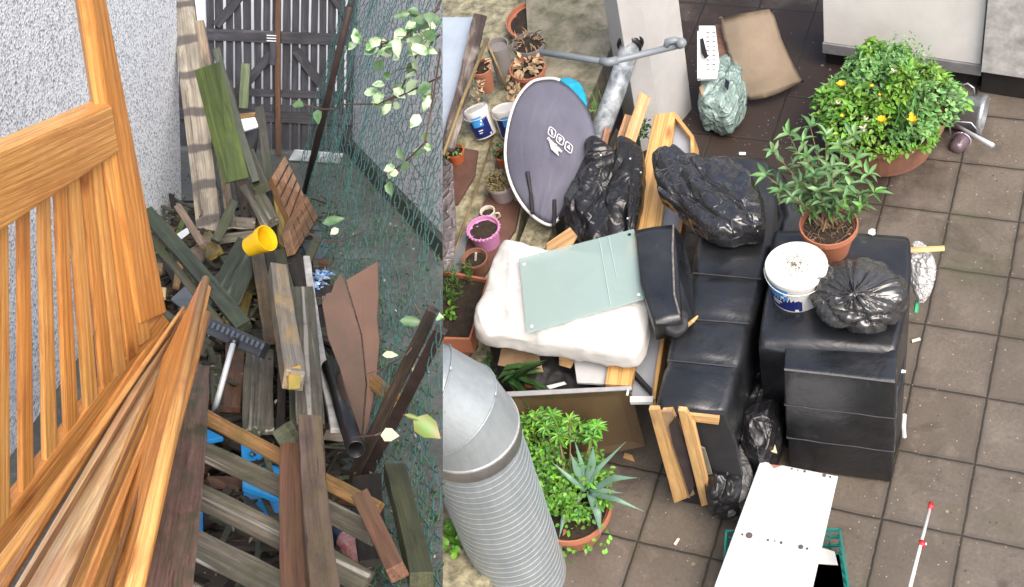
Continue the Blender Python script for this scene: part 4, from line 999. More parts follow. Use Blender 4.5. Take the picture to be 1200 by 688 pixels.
bm = bmesh.new(); vs = [bm.verts.new(Vector((p.x, p.y, .588))) for p in inn]; f = bm.faces.new(vs); bmesh.ops.subdivide_edges(bm, edges=bm.edges[:], cuts=18, use_grid_fill=True)
for v in bm.verts: v.co.z += noise.noise(v.co*30)*.010
mk('soil', bm, M_soil, lp, smooth=True)
rnd = random.Random(21); bm = bmesh.new()
for k in range(20):
    x, y = rnd.choice(((533, 330), (528, 352), (548, 325), (536, 344))); q = G(x+rnd.gauss(0, 4), y+rnd.gauss(0, 5), .59)
    top = q+Vector((rnd.gauss(0, .03), rnd.gauss(0, .03), rnd.uniform(.08, .17)))
    for s_ in range(16):
        p = q.lerp(top, s_/16); leaf_bm(bm, p, rv(rnd)+UP*.6, rv(rnd).normalized(), .035, .004, .1)
mk('feathery_shoots', bm, M_grf, lp)
bm = bmesh.new()
for k in range(14):
    q = G(526+rnd.gauss(0, 4), 368+rnd.gauss(0, 5), .60); leaf_bm(bm, q, rv(rnd)+UP*.5, (UP+rv(rnd, .3)).normalized(), .05, .03, .3)
mk('lettuce_leaves', bm, M_gr1, lp)
# ---- debris under the heap
M_card = plain('cardboard', (.36, .24, .14), .8, 0, .25, 8, .2, 30)
M_lwood = wood('lightwood', (.58, .36, .17), (.44, .25, .10), 20, None, 0, .5)
M_lwood2 = wood('bookpine', (.74, .46, .19), (.62, .35, .12), 16, None, 0, .35, True, .45)
M_dk = plain('darkcloth', (.022, .022, .026), .7, 0, .4, 8, .4, 20)
M_wboard = plain('whiteboard', (.62, .64, .67), .4, 0, .08, 4, .05)
def rs(name, pts, t, mat, label=None, cat=None, group=None, parent=None, **k): return slab(name, [G(*p) for p in pts], t, mat, label, cat, group, parent, **k)
# bookcase
bk = thing('bookcase', 'long pine bookcase lying on its back between the duvet and the black sofa', 'bookcase', G(735, 455, .3))
rs('side_panel', [(767, 134, .74), (792, 131, .74), (775, 262, .74), (740, 452, .74), (709, 450, .74), (740, 262, .74)], .05, M_lwood2, parent=bk, axis=(0, 4))
rs('back_panel', [(790, 136, .66), (812, 160, .66), (792, 300, .66), (766, 470, .62), (738, 470, .62), (772, 300, .66)], .02, plain('greyblueback', (.36, .39, .44), .5, 0, .1, 4, .05), parent=bk, axis=(0, 3))
rs('thin_side', [(791, 131, .745), (813, 159, .745), (813, 186, .72), (809, 186, .72), (809, 161, .74), (789, 136, .74)], .16, M_lwood2, parent=bk)
rs('long_edge', [(809, 186, .70), (813, 186, .70), (793, 300, .70), (768, 468, .68), (763, 468, .68), (789, 300, .70)], .15, M_lwood2, parent=bk, axis=(0, 3))
rs('end_board', [(738, 464, .70), (766, 464, .70), (765, 471, .70), (738, 471, .70)], .03, M_white, parent=bk)
rs('inner_shelf', [(741, 430, .70), (764, 455, .70), (764, 461, .70), (741, 437, .70)], .05, M_dk, parent=bk)
rs('board_corner', [(812, 184, .60), (830, 196, .60), (826, 210, .60), (808, 205, .60)], .02, M_white, 'white board corner sticking out behind the black bin bag', 'board')
rs('grey_board', [(672, 418, .70), (716, 420, .70), (712, 450, .70), (676, 448, .70)], .02, plain('lightgreyboard', (.50, .51, .52), .5, 0, .1, 4, .1), 'light grey board under the lower edge of the white duvet', 'board')
rs('cardboard_piece', [(588, 405, .62), (630, 412, .66), (637, 437, .62), (583, 428, .60)], .01, M_card, 'folded brown cardboard under the left of the white duvet', 'cardboard')
rs('cardboard_piece', [(640, 285, .80), (668, 266, .84), (676, 276, .84), (665, 296, .8), (640, 300, .8)], .02, M_lwood, 'light wooden wedge between the oval tent bag and the glass pane', 'wood piece')
rs('wood_piece', [(655, 418, .70), (676, 420, .70), (668, 432, .66), (655, 428, .66)], .02, M_lwood, 'small wood piece under the middle of the white duvet', 'wood piece')
rs('orange_box', [(615, 438, .56), (634, 440, .56), (628, 452, .56), (614, 450, .56)], .04, plain('orangebox', (.45, .15, .06), .5, 0, .5, 30, .2), 'small orange printed packet in the dark under the duvet', 'packet')
rs('white_slip', [(640, 452, .60), (661, 447, .62), (664, 450, .62), (644, 456, .60)], .005, M_white, 'white slip of card above the brown leaning panel', 'card')
def blob(pts_px, z, zh, seed=0, n=40, amp=.03, fr=6.0, zb=None, power=.6, tilt=None, fs=7.0, fa_=None, hi=1, ax=None, cl=None):
    if ax is not None: ax = (G(ax[2], ax[3], z)-G(ax[0], ax[1], z)).normalized()
    """cushion-like solid filling a traced outline: pts are photo pixels at height z, zh the rise of its middle"""
    P = [G(x, y, z if not tilt else z+tilt(x, y)) for x, y in pts_px]; m_ = len(P); c = sum(P, Vector())/m_
    # smooth closed outline
    out = []
    K = 72*hi
    for k in range(K):
        u = k/K*m_; i = int(u); f = u-i; p0, p1, p2, p3 = (P[(i+q) % m_] for q in (-1, 0, 1, 2))
        out.append(.5*((2*p1)+(p2-p0)*f+(2*p0-5*p1+4*p2-p3)*f*f+(3*p1-p0-3*p2+p3)*f**3))
    bm = bmesh.new(); rings = []
    NR = 22*hi
    for s_ in (1, -1):
        rr = []
        for j in range(NR+1):
            t_ = j/NR
            rad = math.sin(t_*math.pi/2)**.8; hgt = math.cos(t_*math.pi/2)**power
            ring = []
            for k in range(K):
                p = c.lerp(out[k], rad)+UP*(hgt*zh if s_ > 0 else -hgt*(zb if zb is not None else zh*.6)); ring.append(p)
            rr.append(ring)
        rings.append(rr)
    def disp(p, k_, a_):
        q = p*fr+Vector((seed, seed*2, 0))
        w1_ = 1-abs(noise.noise(q+Vector((0, 0, noise.noise(q*.6)*2)))*2); w2_ = 1-abs(noise.noise(q*2.3)*2)
        return (w1_*.65+w2_*.35-.5)*a_ + (film(p, fs, seed, ax)*fa_ if fa_ else 0) + (cloth(p, fs, seed, ax)*cl if cl else 0)
    top, bot = rings
    V_ = []
    for rr in (top, bot):
        L_ = []
        for j, ring in enumerate(rr):
            if rr is bot and j == NR: L_.append(V_[0][NR]); continue
            L2 = []
            for k, p in enumerate(ring):
                if j == 0 and k > 0: L2.append(L2[0]); continue
                d_ = (p-(c-UP*.05)); d_.normalize()
                L2.append(bm.verts.new(p+(d_*.5+(UP if rr is top else -UP)*.5)*disp(p, k, amp)))
            L_.append(L2)
        V_.append(L_)
    for L_ in V_:
        for j in range(NR):
            for k in range(K):
                k2 = (k+1) % K; q = [L_[j][k], L_[j+1][k], L_[j+1][k2], L_[j][k2]]
                u_ = []
                for x in q:
                    if x not in u_: u_.append(x)
                if len(u_) > 2:
                    try: bm.faces.new(u_)
                    except ValueError: pass
    return bm
M_bag = glossy_bag('binbag', (.012, .012, .014), .16, (.03, .03, .033), 8, .35, spec=.9, dist=.015)
M_bag2 = glossy_bag('binbag2', (.022, .022, .023), .18, (.055, .055, .055), 9, .35, spec=.9, dist=.015)
M_lea = glossy_bag('blackvinyl', (.007, .007, .008), .33, (.014, .014, .016), 8, .35, dist=.02)
tag(mk('black_bundle', blob([(585, 400), (640, 395), (690, 410), (700, 440), (690, 470), (640, 470), (600, 455), (576, 430)], .45, .12, 3, amp=.06), M_dk, smooth=True), 'dark cloth bundle in the gap under the white duvet', 'cloth bundle')
bm = bmesh.new(); rnd = random.Random(12)
for k in range(10):
    p = G(590+rnd.gauss(0, 6), 445+rnd.gauss(0, 5), .60); leaf_bm(bm, p, G(615+rnd.gauss(0, 8), 440+rnd.gauss(0, 14), .68)-p, UP, .3, .05, .2)
for k in range(30):
    p = G(572+rnd.gauss(0, 7), 430+rnd.gauss(0, 8), .48); leaf_bm(bm, p, rv(rnd)+UP*.5, UP, .06, .03, .2)
tag(mk('strappy_plant', bm, M_gr3), 'dark strap leaved plant squeezed between the ledge and the duvet', 'plant')
# broken timbers near the downpipe
beam('broken_plank', G(736, 172, .80), G(756, 112, .95), 17*7.8/FOC, .02, M_lwood, 'splintered light plank standing left of the bookcase', 'plank', ragged=.03)
beam('broken_plank', G(722, 196, .70), G(738, 140, .78), 18*7.8/FOC, .02, wood('lightwood2', (.50, .30, .15), (.36, .19, .09), 20, None, 0, .5), 'second shorter splintered plank nearer the black leather bag', 'plank', ragged=.03)
rs('white_strip', [(728, 160, .66), (744, 148, .70), (742, 178, .66), (728, 186, .62)], .01, M_white, 'white board strip between the splintered planks', 'board')
rs('dark_board', [(703, 190, .60), (722, 150, .66), (730, 160, .66), (712, 200, .60)], .02, M_gray2, 'dark grey board behind the splintered planks', 'board')
beam('batten', G(705, 184, .72), G(712, 150, .82), 9*7.8/FOC, .02, wood('redbat', (.36, .17, .09), (.24, .11, .06), 20, None, 0, .6), 'reddish batten above the grey oval tent bag', 'batten')
bm = bmesh.new(); rnd = random.Random(31)
for k in range(120):
    p = G(752+rnd.gauss(0, 4), 150+rnd.gauss(0, 8), .5+rnd.random()*.2); leaf_bm(bm, p, rv(rnd), (UP+rv(rnd, .4)).normalized(), .03, .016, .2)
tag(mk('small_weed', bm, M_gr3), 'small green weed growing beside the pine bookcase', 'plant')
bm = bmesh.new()
for k in range(5):
    x0, y0 = 690+k*3, 130-k*4; tube_bm(bm, [G(x0+6, y0+36, .6), G(x0+8, y0+10, .75), G(x0+rnd.uniform(-3, 9), y0-12, .85)], .003, 4)
for k in range(26): p = G(696+rnd.gauss(0, 5), 125+rnd.gauss(0, 14), .8); leaf_bm(bm, p, rv(rnd), UP, .03, .012, .2)
tag(mk('thin_weed', bm, M_grf), 'thin straggly weed against the mossy stone wall', 'plant')
# ---- grey oval tent bag
OV = [(640, 92), (622, 97), (606, 116), (596, 145), (592, 180), (597, 210), (610, 237), (628, 256), (645, 264), (653, 258), (678, 232), (696, 200), (701, 170), (692, 133), (674, 107), (656, 94)]
def ovz(x, y): return .62+(264-y)/172*.34+(x-592)/110*.06
def ovp(x, y, o=0): return G(x, y, ovz(x, y)+o)
t = thing('tent_bag', 'large flat oval grey fabric bag with a white rim leaning on the rubbish heap', 'fabric bag', ovp(645, 262))
def m_fab():
    m, nt, b = newmat('tentfabric'); v = coords(nt); n = noi(nt, v, 3, 4, .5, .6)
    nt.links.new(ramp(nt, [(.3, (.10, .10, .14)), (.7, (.135, .135, .18))], n), b.inputs['Base Color']); b.inputs['Roughness'].default_value = .55
    bump(nt, b, noi(nt, coords(nt, (2.4, 1, 1), rot=(0, 0, .5)), 2.2, 4, .55, .6), .5, .03); return m
M_fab = m_fab()
def spl(P, K):
    out = []; m_ = len(P)
    for k in range(K):
        u = k/K*m_; i = int(u); f = u-i; p0, p1, p2, p3 = (P[(i+q) % m_] for q in (-1, 0, 1, 2))
        out.append(.5*((2*p1)+(p2-p0)*f+(2*p0-5*p1+4*p2-p3)*f*f+(3*p1-p0-3*p2+p3)*f**3))
    return out
P = [ovp(*q) for q in OV]; c = sum(P, Vector())/len(P); out = spl(P, 64)
nn = (P[0]-c).cross(P[4]-c).normalized(); nn = nn if nn.dot(toward(c)) > 0 else -nn
bm = bmesh.new(); rings = []
for j in range(13):
    u = j/12; rings.append([bm.verts.new(c.lerp(q, u*.985)+nn*(.05*(1-u*u)**.7+.012*noise.noise((c.lerp(q, u))*5)*(1-u))) for q in out] if j else [bm.verts.new(c+nn*.05)])
bk_ = bm.verts.new(c-nn*.03)
for a, b_ in zip(rings, rings[1:]):
    for k in range(64):
        k2 = (k+1) % 64
        bm.faces.new((a[0], b_[k], b_[k2]) if len(a) == 1 else (a[k], b_[k], b_[k2], a[k2]))
for k in range(64): bm.faces.new((rings[-1][k], bk_, rings[-1][(k+1) % 64]))
mk('fabric', bm, M_fab, t, smooth=True)
bm = bmesh.new(); seg_ = spl(P, 64); tube_bm(bm, [q for q in seg_[60:]+seg_[:38]], .011, 8); mk('white_rim', bm, M_white, t, smooth=True)
bm = bmesh.new()
def inpat(bm, pts, o): bm.faces.new([bm.verts.new(p+nn*o) for p in pts])
# printed marks: three rounded squares, a line of lettering and a block under it
def OP(x, y): # on the fabric's front
    q = ovp(x, y); u = min(1, (q-c).length/((P[4]-c).length)); return q+nn*(.05*max(0, (1-u*u))**.7+.022)
bm = bmesh.new()
tb = Vector((15.2, 11.5)); tu = Vector((-.28, .96))
for (mx, my) in ((650.5, 160.5), (660, 169), (669.5, 177.5)):
    ex = Vector((5.2, 4.0)); ey = Vector((-1.6, 6.4))
    ol = []
    for k in range(16):
        a = k*math.pi/8; cx_ = math.copysign(abs(math.cos(a))**.5, math.cos(a)); sy_ = math.copysign(abs(math.sin(a))**.5, math.sin(a)); ol.append(Vector((mx, my))+ex*cx_*.72+ey*sy_*.72)
    q = [OP(*p) for p in ol]; tube_bm(bm, q+[q[0]], .0035, 5)
    gl = {650.5: ((-.3, -.4), (.0, .0), (.3, .5)), 660: ((-.35, -.3), (.0, .45), (.35, -.3), (-.3, -.3)), 669.5: ((-.35, .3), (.0, -.4), (.3, .3), (-.1, .1))}[mx]
    q = [OP(*(Vector((mx, my))+ex*a*.8+ey*b_*.8)) for a, b_ in gl]; tube_bm(bm, q, .006, 5)
mk('printed_icons', bm, M_mark, t)
bm = bmesh.new()
g0_ = Vector((646.5, 166.5)); gd_ = Vector((16.2, 15.5)); gu_ = Vector((-1.4, 2.4))
for k in range(8):
    a = g0_+gd_*(k/8); e = gd_/8*.72
    shp = [((0, 0), (0, 1)), ((1, 0), (1, 1))] + [[((0, .0), (1, .0))], [((0, .5), (1, .5))], [((0, 0), (1, 1))], [((0, 1), (1, 0))]][k % 4]
    for (u0, v0), (u1, v1) in shp: tube_bm(bm, [OP(*(a+e*u0+gu_*v0)), OP(*(a+e*u1+gu_*v1))], .0028, 4)
mk('printed_lettering', bm, M_mark, t)
bm = bmesh.new(); q = [OP(*p) for p in ((647.5, 171), (655, 177.5), (658.5, 180), (657.5, 183.5), (658.3, 188), (650, 180.5))]
bm.faces.new([bm.verts.new(p) for p in q]); r_ = bmesh.ops.extrude_face_region(bm, geom=bm.faces[:])
bmesh.ops.translate(bm, vec=nn*.004, verts=[x for x in r_['geom'] if isinstance(x, bmesh.types.BMVert)]); mk('printed_block', bm, M_mark, t)
for (a, b_) in (((621, 205), (624, 250)), ((651, 236), (649, 266))):
    pp = [OP(*a), OP((a[0]+b_[0])/2+1, (a[1]+b_[1])/2), ovp(b_[0], b_[1], .05)]; bm = bmesh.new(); tube_bm(bm, pp, .014, 6); mk('strap', bm, M_dk, t)
slab('fabric_panel', [OP(690, 178), OP(697, 200)+UP*.05, G(698, 214, .86), G(690, 232, .84), G(664, 250, .80), OP(655, 258), OP(668, 222)], .02, plain('ribbed', (.035, .035, .045), .6, 0, .3, 12, .5, 40), parent=t)
tag(mk('blue_bag', blob([(656, 96), (672, 95), (684, 106), (688, 124), (678, 120), (664, 106)], .80, .05, 5, amp=.02), plain('brightblue', (.02, .42, .65), .35, 0, .2, 8, .3, 20), smooth=True), 'bright blue plastic bag peeping out behind the grey oval tent bag', 'plastic bag')
# ---- black leather bag / jacket
jk = thing('leather_bag', 'crumpled black leather bag with press studs beside the grey oval tent bag', 'leather bag', G(700, 270, .6))
mk('body', blob([(660, 250), (672, 225), (690, 205), (696, 190), (715, 200), (728, 178), (738, 180), (746, 200), (745, 235), (738, 270), (716, 288), (690, 292), (668, 276)], .78, .14, 8, amp=.05, fr=3, fs=6, fa_=.10, hi=2, ax=(730, 180, 690, 290)), M_lea, jk, smooth=True)
mk('collar', blob([(686, 175), (697, 166), (712, 173), (724, 188), (715, 200), (700, 205), (689, 196)], .88, .07, 18, amp=.02, fs=6, fa_=.07, hi=2), M_lea, jk, smooth=True)
mk('sleeve', blob([(722, 172), (740, 168), (754, 184), (755, 225), (747, 270), (736, 276), (733, 230)], .80, .10, 28, amp=.02, fs=5, fa_=.05, hi=2, ax=(740, 170, 740, 270)), M_lea, jk, smooth=True)
bm = bmesh.new()
for (x, y) in ((738.5, 186), (751, 202), (735.5, 256), (704, 182)): bmesh.ops.create_icosphere(bm, subdivisions=2, radius=.007, matrix=Matrix.Translation(G(x, y, .95)))
mk('press_studs', bm, M_white, jk)
bm = bmesh.new()
for pts in (((689, 250), (693, 254), (690, 258)), ((692, 260), (696, 262))): tube_bm(bm, [G(x, y, .99) for x, y in pts], .006, 5)
mk('buckle', bm, plain('buckle', (.6, .6, .58), .25, .9, .1, 5, 0), jk)
# ---- sofas
def m_leather():
    m, nt, b = newmat('blackleather'); v = coords(nt, rnd=True); n = noi(nt, v, 4, 6, .6, .5)
    f = noi(nt, v, 70, 4, .7)
    col = ramp(nt, [(.3, (.008, .009, .011)), (.7, (.018, .020, .024))], n)
    col = mix(nt, col, (.17, .165, .155), ramp(nt, [(.60, 0), (.74, .55)], mix(nt, noi(nt, v, 22, 5, .85), n, .45)))
    nt.links.new(col, b.inputs['Base Color'])
    nt.links.new(ramp(nt, [(.3, .24), (.7, .44)], n), b.inputs['Roughness']); b.inputs['Specular IOR Level'].default_value = .75
    bump(nt, b, mix(nt, noi(nt, v, 4.5, 4, .5, 1.4), f, .10), .32, .03); return m
M_sofa = m_leather()
def loft(stations, zb, n_bulge=4, prof=None, seam=.018, name='body', parent=None, r=.09, closed=True, puff=.03):
    """padded body: stations (left px, right px, z of top); sections are rounded rectangles down to zb, pinched at each station"""
    bm = bmesh.new(); rings = []
    S = []
    for i in range(len(stations)-1):
        a, b_ = stations[i], stations[i+1]
        for k in range(n_bulge*2):
            u = k/(n_bulge*2); S.append((a, b_, u))
    S.append((stations[-2], stations[-1], 1.0))
    for a, b_, u in S:
        lp_ = G(a[0][0], a[0][1], a[2]).lerp(G(b_[0][0], b_[0][1], b_[2]), u); rp_ = G(a[1][0], a[1][1], a[2]).lerp(G(b_[1][0], b_[1][1], b_[2]), u)
        pf = math.sin(math.pi*u)**.35 if 0 < u < 1 else 0
        zt = lp_.z - seam*(1-pf); g_ = seam*.7*(1-pf)
        d_ = (rp_-lp_); wd_ = d_.length; d_.normalize(); ring = []
        K = 10
        def add(x, z): ring.append(bm.verts.new(Vector((lp_.x, lp_.y, 0))+Vector((d_.x, d_.y, 0))*x+UP*z))
        for z in (zb, zb+(zt-zb)*.33, zb+(zt-zb)*.66): add(g_, z)
        for k in range(K+1):
            an = math.pi-k/K*math.pi/2; add(g_+r+r*math.cos(an), zt-r+r*math.sin(an))
        for k in range(1, 6):
            x = g_+r+(wd_-2*g_-2*r)*k/6; add(x, zt+puff*math.sin(math.pi*k/6)*(.4+.6*pf)+.006*noise.noise(Vector((lp_.x*4+x*5, lp_.y*4, 1))))
        for k in range(K+1):
            an = math.pi/2-k/K*math.pi/2; add(wd_-g_-r+r*math.cos(an), zt-r+r*math.sin(an))
        for z in (zb+(zt-zb)*.66, zb+(zt-zb)*.33, zb): add(wd_-g_, z)
        rings.append(ring)
    for a, b_ in zip(rings, rings[1:]):
        n = len(a)
        for k in range(n): bm.faces.new((a[k], a[(k+1) % n], b_[(k+1) % n], b_[k]))
    bm.faces.new(rings[0]); bm.faces.new(rings[-1][::-1])
    return mk(name, bm, M_sofa, parent, smooth=True)
sA = thing('sofa_section', 'long torn black leather sofa section with a broken pine frame at its near end', 'sofa', G(800, 590, 0))
loft([((834, 181), (903, 184), .94), ((822, 240), (912, 240), .94), ((808, 320), (897, 327), .96), ((790, 373), (882, 379), .96), ((778, 422), (868, 430), .96), ((765, 482), (851, 486), .95)], .40, parent=sA, name='padding', r=.06, seam=.018, puff=.03)
loft([((898, 186), (925, 210), .55), ((905, 250), (945, 255), .55), ((894, 330), (905, 332), .55)], .03, parent=sA, name='armrest', r=.06)
loft([((840, 200), (900, 204), .50), ((815, 330), (893, 336), .50), ((773, 528), (852, 532), .46)], .0, parent=sA, name='base', r=.05)
def seamline(nm, pts, par, rr=.0045):
    bm = bmesh.new(); tube_bm(bm, [G(*p) for p in pts], rr, 6); mk(nm, bm, M_seam, par)
M_seam = plain('seamgrey', (.05, .052, .055), .45, 0, .3, 20, 0)
for (l, r__, z) in (((808, 320), (897, 327), .962), ((790, 373), (882, 379), .962), ((778, 422), (868, 430), .962)):
    seamline('seam', [(l[0]+4, l[1], z-.01), (l[0]+(r__[0]-l[0])*.5, (l[1]+r__[1])/2, z), (r__[0]-5, r__[1], z-.01)], sA)
# torn near end
M_frw = wood('framepine', (.72, .46, .20), (.58, .33, .12), 16, (.40, .28, .14), .15, .55)
def zpt(x, y, x0, y0, z0):
    """point seen at pixel x,y on the vertical plane through the sofa's near end"""
    p = G(x0, y0, z0); n = (G(765, 482, .95)-G(790, 380, .95)); n.z = 0; n.normalize(); r_ = ray(x, y); return CAM + r_*((p-CAM).dot(n)/r_.dot(n))
def EP(x, y, o=0):
    n = (G(765, 482, .95)-G(790, 380, .95)); n.z = 0; n.normalize(); p = G(768, 484, .95)+n*(.02+o); r_ = ray(x, y); return CAM + r_*((p-CAM).dot(n)/r_.dot(n))
def ep(name, pts, t, mat, o=0, ax=(0, 1)): slab(name, [EP(x, y, o) for x, y in pts], t, mat, parent=sA, axis=ax)
ep('torn_lining', [(768, 484), (848, 486), (862, 520), (870, 560), (866, 594), (830, 594), (792, 586)], .03, M_dk)
ep('frame_board', [(760, 480), (772, 480), (805, 584), (790, 590)], .03, M_frw, .05, (0, 3))
ep('frame_board', [(776, 481), (788, 480), (797, 500), (810, 560), (808, 584), (800, 582), (786, 520)], .02, M_frw, .02, (0, 4))
ep('frame_board', [(794, 481), (804, 482), (814, 500), (835, 590), (822, 594)], .03, M_frw, .07, (0, 4))
ep('inner_panel', [(772, 482), (787, 482), (814, 580), (800, 586)], .01, M_card, .03, (0, 3))
ep('frame_rail', [(806, 486), (843, 490), (842, 498), (808, 494)], .02, M_frw, .03)
ep('cloth_flap', [(784, 500), (793, 488), (806, 530), (814, 570), (808, 582), (800, 556), (788, 520)], .01, plain('flap', (.05, .035, .035), .9, 0, .4, 10, .3), .045, (0, 4))
ep('back_board', [(812, 520), (826, 526), (836, 560), (833, 590), (828, 585)], .01, plain('hardb', (.16, .15, .11), .7, 0, .2, 8, .1), .03, (0, 3))
mk('torn_cover', blob([(812, 494), (840, 500), (862, 520), (872, 560), (866, 590), (845, 596), (830, 590), (826, 540)], .30, .16, 4, amp=.03, fr=4, zb=.25, fs=5, fa_=.10, hi=2), M_lea, sA, smooth=True)
mk('side_cover', blob([(846, 500), (866, 522), (882, 556), (880, 585), (866, 597), (848, 590)], .26, .14, 6, amp=.03, zb=.22, fs=5, fa_=.06, hi=2), glossy_bag('dusty', (.12, .12, .12), .55, (.03, .03, .03), 12, .7), sA, smooth=True)
# fallen cover between the sofas
tag(mk('torn_cover_heap', blob([(884, 420), (898, 440), (914, 470), (918, 505), (908, 535), (892, 548), (874, 540), (866, 515), (862, 480), (872, 440)], .30, .22, 9, amp=.04, fr=4, zb=.28, fs=7, fa_=.10, hi=2, ax=(885, 420, 900, 540)), M_lea, smooth=True), 'crumpled heap of torn black cover fallen between the two black sofa pieces', 'torn cover')
rs('foam_scrap', [(901, 506, .42), (908, 520, .40), (911, 531, .38), (900, 528, .4)], .015, plain('foam', (.60, .50, .32), .9, 0, .2, 20, .3), 'small yellow foam scrap caught between the sofa pieces', 'foam scrap')
# right sofa block
sB = thing('sofa_corner', 'square black leather sofa corner block carrying the bucket, the shrub and a tied bin bag', 'sofa', G(980, 560, 0))
loft([((905, 268), (1068, 276), 1.06), ((898, 330), (1068, 334), 1.06), ((887, 405), (1051, 413), 1.06)], .50, parent=sB, name='seat', r=.04, seam=.012, puff=.02)
loft([((908, 340), (1066, 345), .6), ((905, 440), (1058, 446), .6), ((925, 470), (1050, 474), .6)], .0, parent=sB, name='plinth', r=.03, seam=0, puff=0)
def FB(name, z0, z1, inset):
    a, b_ = G(919, 432, 1.05), G(1049, 447, 1.05); a.z = b_.z = 0; back = G(921, 402, 1.05); back.z = 0; back2 = G(1051, 410, 1.05); back2.z = 0
    bm = bmesh.new(); vs = []
    for z in (z0, z1):
        for p in (a, b_, back2, back): vs.append(bm.verts.new(p+UP*z))
    for f in ((3, 2, 1, 0), (4, 5, 6, 7), (0, 1, 5, 4), (1, 2, 6, 5), (2, 3, 7, 6), (3, 0, 4, 7)): bm.faces.new([vs[i] for i in f])
    bmesh.ops.subdivide_edges(bm, edges=bm.edges[:], cuts=9, use_grid_fill=True)
    c_ = sum((v.co for v in bm.verts), Vector())/len(bm.verts)
    for v in bm.verts:
        u = (v.co.z-z0)/(z1-z0); v.co += (v.co-c_).normalized()*.012*abs(math.sin(3*math.pi*max(0, min(1, u))))**.5+rv(random, .001)
    o = mk(name, bm, M_sofa, sB, smooth=True, bevel=.007)
    return o
FB('front_padding', .02, 1.05, 0)
for zz in (.36, .70):
    bm = bmesh.new(); q = []
    for (x, y) in ((921, 402), (919, 432), (1049, 447), (1051, 410)):
        p = G(x, y, 1.05); q.append(p)
    cc_ = sum(q, Vector())/4; q = [Vector((p.x+(p.x-cc_.x)*.035, p.y+(p.y-cc_.y)*.035, zz)) for p in q]
    for k in range(3): tube_bm(bm, [q[k].lerp(q[k+1], j/6)+UP*.004*math.sin(j*2.1) for j in range(7)], .0045, 6)
    mk('seam', bm, M_seam, sB)
for (x0, y0, x1, y1, z) in ((919, 437, 1048, 451, .79),):
    bm = bmesh.new(); tube_bm(bm, [G(919, 433, 1.055), G(984, 440, 1.057), G(1049, 448, 1.055)], .006, 6); mk('piping', bm, plain('greypiping', (.13, .13, .13), .5, 0, .3, 20, 0), sB)
rs('stain', [(1057, 433, .92), (1062, 434, .9), (1061, 437, .9), (1056, 437, .92)], .002, M_mark, parent=sB)
bm = bmesh.new(); tube_bm(bm, [G(1060, 486, .62), G(1059, 500, .54), G(1060, 512, .46)], .012, 6); mk('white_tag', bm, M_mark, sB)
# armrest cushion lying on top
ac = thing('armrest_cushion', 'boxy black leather armrest with a worn edge lying beside the glass pane', 'armrest', G(780, 360, .8))
loft([((744, 270), (791, 263), 1.10), ((750, 330), (796, 322), 1.10), ((766, 380), (799, 372), 1.10)], .95, parent=ac, name='padding', r=.02, seam=0, puff=.01)
rs('side', [(789, 264, 1.09), (800, 276, 1.04), (812, 325, 1.02), (813, 372, .98), (800, 380, 1.02), (795, 322, 1.09)], .10, M_sofa, parent=ac)
bm = bmesh.new(); tube_bm(bm, [G(789, 264, 1.105), G(788, 290, 1.11), G(790, 345, 1.11), G(796, 368, 1.10)], .007, 6); mk('worn_edge', bm, plain('wornedge', (.22, .20, .18), .8, 0, .6, 30, .2), ac)
mk('torn_end', blob([(772, 366), (790, 360), (806, 370), (804, 388), (790, 394), (776, 386)], 1.0, .05, 3, amp=.03), plain('darkgrey', (.025, .025, .03), .7, 0, .3, 10, .4), ac, smooth=True)
bm = bmesh.new(); tube_bm(bm, [G(804, 382, 1.0), G(812, 376, 1.04), G(818, 370, 1.06)], [.014, .012, .006], 6); mk('splinter', bm, M_frw, ac)
# ---- duvet and glass
DU = [(592, 291), (612, 290), (640, 300), (700, 304), (758, 312), (767, 325), (765, 350), (758, 400), (748, 422), (732, 425), (690, 418), (640, 410), (600, 402), (565, 398), (556, 380), (570, 345), (582, 310)]
def m_duvet():
    m, nt, b = newmat('duvet'); v = coords(nt); n = noi(nt, v, 4, 5, .6, .5)
    nt.links.new(ramp(nt, [(.3, (.55, .54, .52)), (.7, (.66, .655, .645))], n), b.inputs['Base Color']); b.inputs['Roughness'].default_value = .85
    wv = noi(nt, coords(nt, (2.0, 11, 4), rot=(0, 0, 1.9)), 1.5, 5, .55, .9); bump(nt, b, wv, .45, .035); return m
dv = blob(DU, .86, .12, 2, amp=.008, fr=4, zb=.12, power=.42, fs=6, cl=.034, hi=2, ax=(630, 300, 655, 410))
tag(mk('duvet', dv, m_duvet(), smooth=True), 'crumpled white folded duvet lying under the glass pane', 'duvet')
m, nt, b = newmat('frostedglass'); b.inputs['Base Color'].default_value = (.34, .46, .44, 1); b.inputs['Roughness'].default_value = .12; b.inputs['Alpha'].default_value = .56
b.inputs['Specular IOR Level'].default_value = .6; M_gls = m
gt = thing('glass_sheet', 'greenish frosted glass pane with corner holes lying on the white duvet', 'glass pane', G(680, 335, 1.02))
GQc = [(608, 303, 1.03), (743, 268, 1.06), (755, 350, 1.03), (617, 391, 1.02)]
rs('pane', GQc, .008, M_gls, parent=gt)
def GP_(u, v, o=.003):
    q = [G(*p) for p in GQc]; return q[0].lerp(q[1], u).lerp(q[3].lerp(q[2], u), v)+UP*o
for (u, v, mm) in ((.955, .07, M_black), (.04, .1, M_mark), (.96, .93, M_mark), (.05, .93, M_mark)):
    bm = bmesh.new(); tube_bm(bm, [GP_(u, v, .0005), GP_(u, v, .004)], .010, 12); mk('hole', bm, mm, gt)
bm = bmesh.new(); 
for (u0, v0, u1, v1) in ((.70, .02, .72, .98), (.78, .02, .80, .6)): tube_bm(bm, [GP_(u0, v0, .002), GP_(u1, v1, .002)], .002, 4)
mk('scratch', bm, plain('scratch', (.45, .58, .56), .4, 0, .1, 5, 0), gt)
